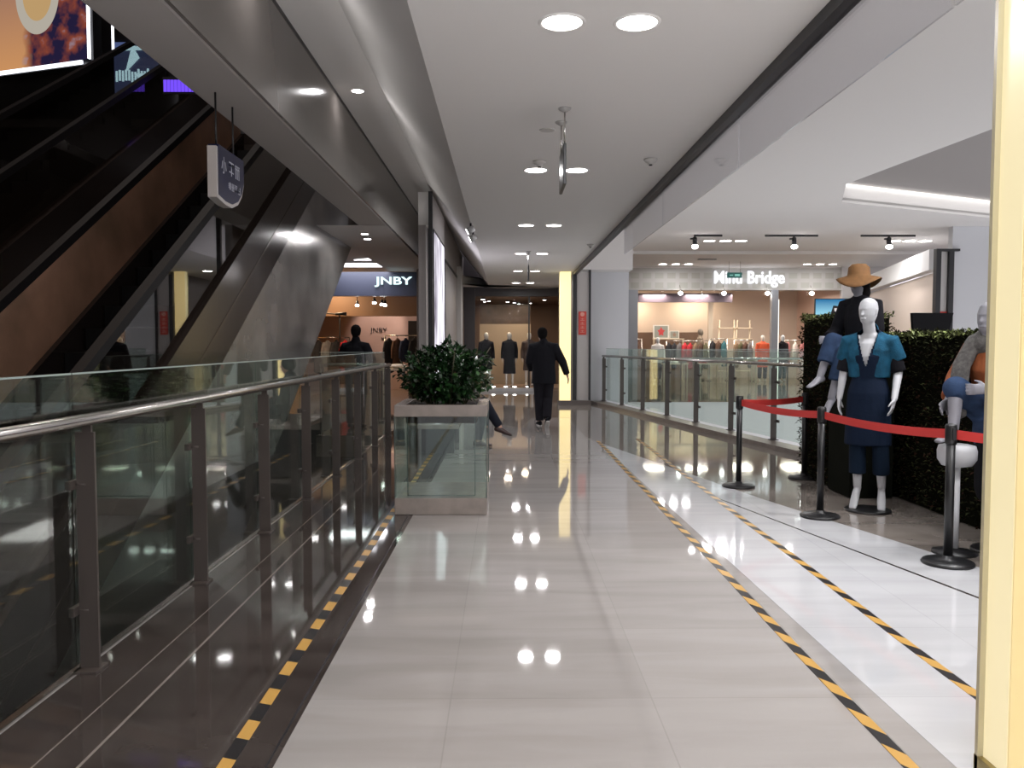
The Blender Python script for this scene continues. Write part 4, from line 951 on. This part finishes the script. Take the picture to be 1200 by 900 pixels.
# --- walking man seen from behind
t = thing('person', 'person in dark jacket and trousers walking away down the corridor', 'person', (.70, 14.85, 0), PI+.1)
J = pose(pel=V(0, .01, .97), che=V(0, -.03, 1.29), hea=V(.02, -.07, 1.67), nec=V(0.01, -.03, 1.51), sl=V(.19, -.02, 1.45), sr=V(-.19, -.02, 1.45), el=V(.26, -.06, 1.18), wl=V(.2, -.22, 1.02), hdl=V(-.2, -.8, 0), el_=0,
         er=V(-.34, .04, 1.17), wr=V(-.43, .02, .93), hdr=V(-.25, -.1, -1), hl=V(.09, 0, .94), hr=V(-.09, 0, .94), kl=V(.07, -.10, .52), al=V(.06, -.09, .09), kr=V(-.08, -.05, .50), ar=V(-.04, .17, .15), fr=V(0, -.75, -.62), fl=V(.05, -1, 0), face=V(.12, -1, 0))
body(t, J, M_SKIN, vox=.009)
garment('jacket', t, D1, [([(V(0, 0, .78), .225, .165), (V(0, 0, 1.0), .215, .16), (J['wai'], .205, .15), (J['che'], .225, .155), (V(0, -.03, 1.42), .215, .125), (V(0, -.03, 1.49), .11, .085), (V(0, -.03, 1.54), .075, .075)], V(1, 0, 0), 'end')]+sleeves(J, .095, .075, .058, .92), .012)
garment('trousers', t, D2, trousers(J, .115, .09, .075, .98), .012)
hair(t, J, HR); shoes(t, J, D1, sole=mat('pale_sole', (.6, .58, .56), .6))
# --- standing man beyond the void end
t = thing('person', 'person in black coat standing behind the far end of the left void', 'person', (-2.66, 14.6, 0), PI-.2)
J = pose(pel=V(0, 0, 1.0), wai=V(0, 0, 1.14), che=V(0, -.01, 1.33), nec=V(0, -.02, 1.54), hea=V(0, -.04, 1.71), sl=V(.18, 0, 1.46), sr=V(-.18, 0, 1.46), el=V(.31, -.02, 1.2), er=V(-.31, -.02, 1.2), wl=V(.22, -.18, 1.08), wr=V(-.22, -.18, 1.08), hdl=V(-.6, -.4, 0), hdr=V(.6, -.4, 0))
body(t, J, M_SKIN, vox=.009)
garment('coat', t, D1, [([(V(0, 0, .6), .21, .16), (V(0, 0, 1.0), .20, .15), (J['wai'], .19, .14), (J['che'], .215, .15), (V(0, 0, 1.44), .20, .12), (V(0, -.01, 1.52), .10, .08), (V(0, -.02, 1.58), .075, .075)], V(1, 0, 0), 'end')]+sleeves(J, .09, .075, .055, .95), .012)
garment('trousers', t, D2, trousers(J, .11, .085, .07), .012); hair(t, J, HR); shoes(t, J, D1)
# --- seated man behind the planter
t = thing('person', 'person seated behind the planter with only crossed dark trousered legs showing', 'person', (-.80, 11.8, 0), PI/2)
J = pose(pel=V(0, 0, .52), wai=V(0, .04, .65), che=V(0, .06, .84), nec=V(0, .03, 1.03), hea=V(0, 0, 1.19), sl=V(.18, .04, .98), sr=V(-.18, .04, .98), el=V(.22, 0, .72), er=V(-.22, 0, .72), wl=V(.1, -.22, .68), wr=V(-.1, -.22, .68), hdl=V(-.2, -1, 0), hdr=V(.2, -1, 0),
         hl=V(.09, 0, .5), hr=V(-.09, 0, .5), kl=V(.08, -.46, .50), al=V(.08, -.40, .085), fl=V(0, -1, 0), kr=V(-.06, -.50, .66), ar=V(.0, -.72, .30), fr=V(0, -.93, -.30))
body(t, J, M_SKIN, vox=.009)
garment('jacket', t, D2, [([(V(0, 0, .48), .17, .13), (J['wai'], .17, .13), (J['che'], .20, .14), (V(0, .04, .96), .19, .11), (V(0, .04, 1.05), .09, .08)], V(1, 0, 0))]+sleeves(J, .085, .07, .05), .012)
garment('trousers', t, mat('navy_trousers', (.010, .013, .022), .8, spec=.2), trousers(J, .10, .082, .062, .95), .012); hair(t, J, HR); shoes(t, J, mat('brown_shoe', (.035, .016, .014), .4))
t = thing('bench', 'low bench hidden behind the planter under the seated person', 'bench', (-.95, 11.8, 0))
bx('seat', M_STONE, (-.25, .32, -.7, .7, .34, .405), t, .01)
for yy in (-.6, .6): bx('leg', M_BLACK, (-.2, .25, yy-.03, yy+.03, 0.0015, .34), t)

# --- display mannequins
BLUE = mat('denim_blue', (.010, .075, .135), .8, spec=.2, var=.35, vs=14, bump=.4, bs=90); NAVY = mat('navy_dress', (.004, .010, .026), .8, spec=.15, bump=.2, bs=40)
JEAN = mat('jeans', (.028, .052, .11), .85, spec=.2, var=.3, vs=10, bump=.3, bs=120); DJEAN = mat('dark_jeans', (.006, .014, .03), .85, spec=.15)
# A: standing, blue jacket
t = thing('mannequin', 'white standing mannequin in blue jacket and navy dress before the hedge', 'mannequin', (3.27, 7.33, .03), -.58)
J = pose(pel=V(0, 0, 1.03), wai=V(0, 0, 1.16), che=V(0, -.01, 1.36), nec=V(0, -.01, 1.575), hea=V(-.01, -.045, 1.755), sl=V(.165, 0, 1.50), sr=V(-.165, 0, 1.50), el=V(.235, .03, 1.22), er=V(-.22, .03, 1.22), wl=V(.23, -.13, .99), wr=V(-.24, -.04, .98), hdl=V(-.15, -.25, -1), hdr=V(-.0, -.12, -1), hl=V(.085, 0, 1.0), hr=V(-.085, 0, 1.0),
         kl=V(.11, -.03, .58), kr=V(-.08, -.03, .58), al=V(.12, .03, .18), ar=V(-.08, -.0, .18), fl=V(.1, -.62, -.72), fr=V(-.1, -.62, -.72), face=V(-.35, -.9, -.06))
body(t, J, M_MANQ, slim=.93, vox=.006, curl=.35)
S1 = V(1, 0, 0)
vcut = lambda c, n: (c.y < -.02 and 1.27 < c.z and abs(c.x+.01) < (c.z-1.27)*.28+.003 and c.z < 1.64)
garment('dress', t, NAVY, [([(V(0, 0, .56), .20, .15), (V(0, 0, .85), .19, .145), (V(0, 0, 1.03), .18, .14), (J['wai'], .145, .115), (J['che'], .165, .125), (V(0, 0, 1.47), .165, .10), (V(0, 0, 1.54), .12, .075)], S1, 'end')], .009, vcut)
garment('jacket', t, BLUE, [([(V(0, .012, 1.17), .175, .125), (V(0, .01, 1.30), .19, .135), (V(0, 0, 1.42), .205, .13), (V(0, 0, 1.505), .185, .105), (V(0, .01, 1.56), .10, .085), (V(0, .02, 1.60), .07, .07)], S1, 'end')]+
        [([(J[s_]*.6+V(0, 0, 1.5)*.4, .08, .08), (J[s_], .080, .08), (J[s_].lerp(J[e_], .62)+V(k*.01, .02, 0), .086, .08)], S1, 'start') for s_, e_, k in (('sl', 'el', 1), ('sr', 'er', -1))], .009,
        lambda c, n: (c.y < 0.0 and abs(c.x+.01) < .022+max(0, c.z-1.22)*.2 and c.z < 1.66))
for s_, e_ in (('sl', 'el'), ('sr', 'er')): garment('sleeve', t, D1, [([(J[s_].lerp(J[e_], .45), .062, .062), (J[s_].lerp(J[e_], .98), .068, .066)], S1, 'start')], .009)
garment('cropped_jeans', t, DJEAN, trousers(J, .098, .072, .072, .70), .01)
for C in ('al', 'ar'):
    p = J[C]
bm = bmesh.new(); lathe(bm, [(.20, -.028), (.20, -.015), (.19, -.01)], (.02, -.05, 0), 40); link('base_plate', bm, M_PL, t)
# B: seated with hat
t = thing('mannequin', 'seated mannequin with brown wide brimmed hat, black top and blue jeans', 'mannequin', (3.52, 8.12, 1.36), -1.05)
J = pose(pel=V(0, 0, .09), wai=V(0, 0, .21), che=V(0, .01, .40), nec=V(0, 0, .58), hea=V(0, -.03, .74), sl=V(.16, 0, .53), sr=V(-.16, 0, .53), el=V(.23, -.05, .28), er=V(-.24, -.04, .27), wl=V(.16, -.24, .16), wr=V(-.19, -.26, .19), hdl=V(-.1, -1, -.1), hdr=V(.1, -1, -.1),
         hl=V(.085, -.02, .07), hr=V(-.085, -.02, .07), kl=V(.10, -.36, .05), al=V(.06, -.48, -.38), fl=V(0, -.7, -.7), kr=V(-.02, -.38, .17), ar=V(-.04, -.52, -.17), fr=V(0, -.95, -.25), face=V(-.1, -1, -.12))
body(t, J, mat('mannequin_grey', (.25, .25, .28), .45), slim=.92, vox=.007, curl=.4)
garment('top', t, D1, [([(V(0, 0, .06), .17, .13), (J['wai'], .145, .115), (J['che'], .175, .125), (V(0, 0, .50), .17, .10), (V(0, 0, .57), .10, .075)], S1)]+sleeves(J, .078, .068, .055, .8), .009)
garment('jeans', t, JEAN, trousers(J, .10, .082, .078, .62), .009)
hair(t, J, HR, long=.22)
bm = bmesh.new(); ba = J['hea']+V(0, 0, .05); n = 40; prof = [(.01, .135), (.06, .13), (.088, .10), (.094, .04), (.10, .02)]
rings = []
for r, z in prof: rings.append([bm.verts.new(ba+V(r*math.cos(2*PI*i/n), r*1.15*math.sin(2*PI*i/n), z)) for i in range(n)])
for r, z in ((.14, 0), (.18, -.018), (.205, -.035)):
    rings.append([bm.verts.new(ba+V(r*math.cos(2*PI*i/n), r*1.05*math.sin(2*PI*i/n), z+(r-.1)*.45*math.sin(2*(2*PI*i/n)+.6)-(r-.1)*.2)) for i in range(n)])
for A, B in zip(rings, rings[1:]):
    for i in range(n): bm.faces.new((A[i], A[(i+1) % n], B[(i+1) % n], B[i]))
bm.faces.new(rings[0][::-1])
o = link('hat', bm, mat('camel_felt', (.20, .095, .03), .8, var=.15, vs=20), t, True); sl = o.modifiers.new('s', 'SOLIDIFY'); sl.thickness = .006
# C: perched, scarf
t = thing('white_stool', 'round white stool beside the mannequin with the scarf', 'stool', (3.22, 5.78, .0015))
bm = bmesh.new(); lathe(bm, [(.03, .62), (.10, .635), (.128, .68), (.13, .74), (.12, .775), (.08, .785), (.01, .785)]); link('seat', bm, M_MANQ, t)
bm = bmesh.new(); cyl(bm, (0, 0, .03), (0, 0, .63), .025, n=16); link('post', bm, M_MANQ, t)
bm = bmesh.new(); lathe(bm, [(.15, 0), (.15, .015), (.03, .04)]); link('foot', bm, M_PL, t)
t = thing('mannequin', 'mannequin in grey scarf and orange top leaning behind the lit column', 'mannequin', (3.60, 5.95, .02), -1.1)
J = pose(pel=V(0, .0, 1.0), wai=V(0, -.02, 1.12), che=V(0, -.06, 1.30), nec=V(0, -.08, 1.50), hea=V(0, -.12, 1.66), sl=V(.165, -.05, 1.44), sr=V(-.165, -.05, 1.44), el=V(.25, -.13, 1.22), er=V(-.24, -.13, 1.22), wl=V(.12, -.3, 1.16), wr=V(-.17, -.32, 1.06), hdl=V(-.7, -.6, 0), hdr=V(.1, -1, -.5),
         hl=V(.085, 0, .97), hr=V(-.085, 0, .97), kl=V(.10, -.06, .52), al=V(.10, -.02, .14), fl=V(.1, -.8, -.45), kr=V(-.08, -.42, 1.0), ar=V(-.06, -.43, .90), fr=V(0, -1, -.1))
J['kr'] = V(-.08, -.36, 1.16); J['ar'] = V(-.05, -.42, .87)
body(t, J, MATS['mannequin_grey'], slim=.93, vox=.007)
garment('orange_top', t, mat('orange_knit', (.28, .075, .02), .85, bump=.3, bs=80), [([(V(0, 0, 1.0), .165, .13), (J['wai'], .15, .12), (J['che'], .17, .13), (V(0, -.06, 1.42), .165, .10), (V(0, -.07, 1.48), .10, .075)], S1)]+sleeves(J, .078, .068, .055, .85), .009)
garment('scarf', t, mat('scarf_knit', (.11, .105, .10), .9, var=.35, vs=40, bump=.6, bs=60), [([(V(-.03, -.08, 1.49), .12, .11), (V(0, -.07, 1.55), .09, .09)], S1), ([(V(-.10, -.13, 1.50), .06, .05), (V(-.15, -.20, 1.32), .07, .04), (V(-.15, -.24, 1.12), .075, .035), (V(-.13, -.26, .96), .07, .03)], S1)], .009)
garment('denim_skirt', t, JEAN, trousers(J, .105, .09, .088, .0)[:1]+trousers(J, .105, .09, .088, .0)[2:3]+[([(V(0, 0, .80), .17, .14), (V(0, 0, 1.05), .15, .12)], S1)], .01)
garment('long_skirt', t, D1, [([(V(.04, -.01, .42), .17, .15), (V(.02, 0, .8), .165, .14), (V(0, 0, .95), .15, .125)], S1)], .012)
bm = bmesh.new(); lathe(bm, [(.20, -.018), (.20, -.005), (.19, 0)], (.10, -.06, 0), 40); link('base_plate', bm, M_PL, t)

# --- mannequins in shop windows
def window_mannequin(label, x, y, z, rz, skin, coat, hem=.5, lower=None, s=1., group=None, arms=True):
    t = thing('mannequin', label, 'mannequin', (x, y, z), rz, group); t.scale = (s, s, s)
    J = pose(el=V(.22, .03, 1.15), er=V(-.22, .03, 1.15), wl=V(.23, -.05, .9), wr=V(-.23, -.05, .9))
    body(t, J, skin, slim=.92, vox=.014)
    garment('coat', t, coat, [([(V(0, 0, hem), .21, .15), (V(0, 0, .9), .18, .14), (J['wai'], .16, .12), (J['che'], .18, .13), (V(0, 0, 1.42), .175, .11), (V(0, 0, 1.49), .09, .075)], S1, 'end')]+sleeves(J, .08, .068, .055), .018)
    if lower: garment('trousers', t, lower, trousers(J, .1, .08, .07, .9), .018)
    bm = bmesh.new(); lathe(bm, [(.19, -.02), (.19, 0), (.18, .005)], n=24); link('base_plate', bm, M_STEEL, t)
    return t
GL = mat('glossy_mannequin', (.65, .6, .55), .15)
window_mannequin('mannequin in long dark coat at left of end store window', -.62, 26.9, .12, .2, GL, D2, .55, group='end store mannequins')
window_mannequin('mannequin in long narrow black coat at centre of end store window', .14, 26.9, .12, -.1, GL, D1, .40, group='end store mannequins')
window_mannequin('mannequin in dark coat in end store beside the walking person', .80, 27.3, .12, 0, GL, mat('brown_coat', (.04, .022, .018), .8), .5, group='end store mannequins')
for i, x in enumerate((-.62, .14, .8)): spot('mannequin_spot', (x-.1, 26.3, 2.9), (x, 26.9, 1.6), 22, (1, .9, .8), 35)
WV = mat('white_vest', (.75, .72, .70), .8); OR = mat('orange_coat', (.72, .10, .03), .75)
window_mannequin('mannequin with white sleeves and black vest at left in Minu shop', 6.0, 32.2, .0, -.2, M_MANQ, WV, .75, D1, group='Minu shop mannequins')
o = bpy.data.objects[[k.name for k in bpy.data.objects if k.name.startswith('mannequin')][-1]]
window_mannequin('mannequin in long orange coat near the right in Minu shop', 10.55-.35, 32.4, 0.0, 0, GL, OR, .55, D1, 1.05, group='Minu shop mannequins')
window_mannequin('mannequin in dark jacket right of the orange coat in Minu shop', 10.95, 32.3, 0.0, .3, M_MANQ, D2, .75, mat('teal_trousers', (.02, .05, .06), .8), 1.05, group='Minu shop mannequins')
window_mannequin('tall bare grey mannequin standing at the middle of Minu shop', 7.95, 33.4, 0.0, 1.2, mat('olive_mannequin', (.16, .13, .10), .6), mat('khaki_coat', (.17, .13, .09), .8), .7, D1, 1.2, group='Minu shop mannequins')

# --- racks and hanging garments
def garment_mesh(w=.42, h=.75, d=.07, seed=0):
    bm = bmesh.new(); rnd = random.Random(seed)
    chain(bm, [((0, 0, -h), w*.50, d), ((0, 0, -h*.5), w*.44, d*.9), ((0, 0, -.12), w*.42, d*.9), ((0, 0, -.05), w*.3, d*.7), ((0, 0, 0), .05, .04)], n=16)
    for q in (-1, 1): chain(bm, [((q*w*.36, 0, -.09), .05, d*.7), ((q*w*.5, 0, -.3), .05, d*.6), ((q*w*.54, 0, -.55), .042, d*.5)], n=10)
    me = bpy.data.meshes.new('garment'); bm.to_mesh(me); bm.free()
    for p in me.polygons: p.use_smooth = True
    return me
GM = [garment_mesh(.42, .75), garment_mesh(.40, .95), garment_mesh(.44, .62)]
CLR = {'black': (.015, .014, .018), 'red': (.50, .02, .03), 'tan': (.26, .17, .10), 'grey': (.16, .15, .15), 'white': (.7, .68, .64), 'orange': (.65, .12, .03), 'olive': (.10, .09, .04), 'navy': (.02, .03, .07), 'brown': (.10, .05, .03), 'teal': (.03, .13, .15), 'pink': (.5, .2, .2)}
HOOK = bmesh.new(); cyl(HOOK, (0, 0, -.02), (0, 0, .10), .006, n=6); HM = bpy.data.meshes.new('hanger'); HOOK.to_mesh(HM); HOOK.free(); HM.materials.append(M_STEEL)
CNAME = ['leftmost', 'second from left', 'third from left', 'fourth from left', 'fifth from left', 'sixth from left', 'seventh from left', 'eighth from left', 'ninth from left']
def rack(x0, x1, y, h, cols, where, label, rz=.9, mesh=None):
    t = thing('clothes_rack', label, 'clothes rack', ((x0+x1)/2, y, 0)); hw = (x1-x0)/2
    bm = bmesh.new(); cyl(bm, (-hw, 0, h), (hw, 0, h), .018, n=8); link('rail', bm, M_STEEL, t)
    for q in (-1, 1):
        bm = bmesh.new(); cyl(bm, (q*hw, 0, 0.01), (q*hw, 0, h), .018, n=8); box(bm, q*hw-.02, q*hw+.02, -.25, .25, 0, .03); link('upright', bm, M_STEEL, t)
    n = len(cols)
    for k, c in enumerate(cols):
        if c is None: continue
        g = bpy.data.objects.new('hanging_garment', GM[(k*2+n) % 3].copy() if False else GM[(k*2+n) % 3]); 
        COL.objects.link(g); g.location = (x0+(k+.5)*(x1-x0)/n, y, h-.11); g.rotation_euler = (0, 0, rz+.25*math.sin(k*3.1))
        if not g.data.materials: g.data.materials.append(None)
        g.material_slots[0].link = 'OBJECT'; g.material_slots[0].material = mat('fabric_'+c, CLR[c], .85, var=.2, vs=12)
        tag(g, '%s garment hanging %s on %s' % (c, CNAME[k], where), 'garment', 'garments on '+where)
        hk = bpy.data.objects.new('hanger', HM); COL.objects.link(hk); hk.parent = g
rack(6.5, 8.2, 33.0, 1.62, ['black', 'black', 'grey', 'red', 'red', 'tan', 'brown', 'olive'], 'the left rack of Minu shop', 'steel clothes rack in the left half of Minu shop')
rack(8.3, 9.0, 33.2, 1.7, ['black', 'brown', 'teal'], 'the short rack of Minu shop', 'short steel clothes rack in the middle of Minu shop')
rack(9.2, 9.95, 32.9, 1.65, ['tan', 'olive', 'brown', 'grey'], 'the right rack of Minu shop', 'steel clothes rack left of the orange coat in Minu shop')
rack(5.05, 5.6, 33.6, 1.7, ['orange', 'red', 'brown'], 'the rack by the left post of Minu shop', 'steel clothes rack by the left post of Minu shop')
rack(-6.3, -4.9, 25.9, 1.7, ['brown', 'black', 'grey', 'black', 'red'], 'the rack left in JNBY shop', 'steel clothes rack by the orange wall of JNBY shop')
rack(-3.6, -2.6, 24.6, 1.75, ['black', 'brown', 'navy', 'black'], 'the rack right in JNBY shop', 'steel clothes rack before the pink wall of JNBY shop')
rack(11.4, 12.6, 33.4, 1.65, ['pink', 'white', 'pink', 'grey'], 'the far right rack of Minu shop', 'steel clothes rack at the far right of Minu shop')
t = thing('display_shelf', 'slim shelf carrying the two framed pictures in Minu shop', 'shelf', (6.75, 33.9, 0))
bx('shelf_board', mat('cream_wood', (.72, .62, .46), .5), (-.65, .65, -.12, .12, 1.69, 1.72), t)
for q in (-.6, .6): bx('leg', MATS['cream_wood'], (q-.02, q+.02, -.1, .1, 0, 1.69), t)
# ladder shelves
def ladder(x, y, label, rz=0):
    t = thing('ladder_shelf', label, 'shelf', (x, y, 0), rz)
    for q in (-1, 1):
        bm = bmesh.new(); cyl(bm, (q*.38, .1, 0), (q*.30, -.02, 2.5), .03, n=6); link('side_rail', bm, mat('cream_wood', (.72, .62, .46), .5), t)
    for k in range(5): bx('shelf', MATS['cream_wood'], (-.35, .35, -.15, .12, .35+k*.45, .38+k*.45), t)
ladder(9.25, 34.2, 'cream ladder shelf standing behind the right rack of Minu shop'); ladder(10.0, 34.4, 'cream ladder shelf behind the orange coat in Minu shop', .3)
# display tables with folded stacks
for i, (x, y) in enumerate(((6.6, 31.9), (8.0, 31.8), (9.2, 31.7))):
    t = thing('display_table', 'low white display table in Minu shop, %s' % ('left', 'middle', 'right')[i], 'table', (x, y, 0), group='low display tables of Minu shop')
    bx('table_top', mat('cream_top', (.62, .55, .42), .4), (-.5, .5, -.3, .3, .70, .75), t, .008)
    for sx in (-.45, .45):
        for sy in (-.25, .25): bx('leg', MATS['cream_top'], (sx-.02, sx+.02, sy-.02, sy+.02, 0, .70), t)
    for k, c in enumerate((('navy', 'white', 'grey'), ('red', 'tan', 'black'), ('teal', 'white', 'olive'))[i]):
        bm = bmesh.new(); box(bm, -.13, .13, -.18, .18, 0, .05+.03*k); o = link('folded_clothes', bm, mat('fabric_'+c, CLR[c], .85), bevel=.02); o.location = (x-.32+k*.32, y, .75); tag(o, 'folded %s clothes on the %s display table of Minu shop' % (c, ('left', 'middle', 'right')[i]), 'folded clothes', 'folded clothes on Minu shop tables')
o = bx('wall_cabinet', mat('brown_wood', (.16, .09, .05), .5, var=.2, vs=5), (5.0, 8.4, 35.6, 36.1, 0, 2.0)); tag(o, 'brown wooden cabinet along the back wall of Minu shop', 'cabinet')
def frame_pic(x, y, z, w_, h_, label, figm):
    t = thing('framed_picture', label, 'picture', (x, y, z)); bx('frame', mat('white_frame', (.8, .78, .72), .5), (-w_/2, w_/2, 0, .04, 0, h_), t)
    bx('print', mat('print_grey', (.30, .32, .28), .7), (-w_*.42, w_*.42, -.01, 0, h_*.07, h_*.93), t)
    bm = bmesh.new(); c = V(0, -.015, h_*.5); vs = []
    for k in range(10): a = PI/2+k*PI/5; r = h_*(.36 if k % 2 == 0 else .2); vs.append(bm.verts.new(c+V(math.cos(a)*r*.8, 0, math.sin(a)*r)))
    f = bm.faces.new(vs); ex = bmesh.ops.extrude_face_region(bm, geom=[f]); bmesh.ops.translate(bm, vec=(0, .006, 0), verts=[v for v in ex['geom'] if isinstance(v, bmesh.types.BMVert)])
    link('figure', bm, figm, t)
frame_pic(6.45, 33.9, 1.72, .66, .56, 'framed picture with a red shape standing in Minu shop', mat('print_red', (.6, .06, .06), .6))
frame_pic(7.0, 33.9, 1.72, .40, .32, 'smaller white framed picture right of the red one in Minu shop', mat('print_brown', (.3, .2, .14), .6))
for i, (x, c) in enumerate(((5.3, .0), (8.75, 0))):
    o = bx('partition', mat('cream_panel', (.66, .58, .47), .5), (x-.1, x+.1, 34.9, 35.0, 0, 3.6)); tag(o, 'pale upright partition inside Minu shop, %s' % ('left', 'middle')[i], 'partition')
o = bx('lit_door_edge', emis('edge_glow', (1, .95, .85), 1.3), (10.36, 10.46, 31.3, 31.36, 0, 3.2)); tag(o, 'bright upright lit door edge right of the shop post in Minu shop', 'door edge')  # door edge whose lit look is put in as glow
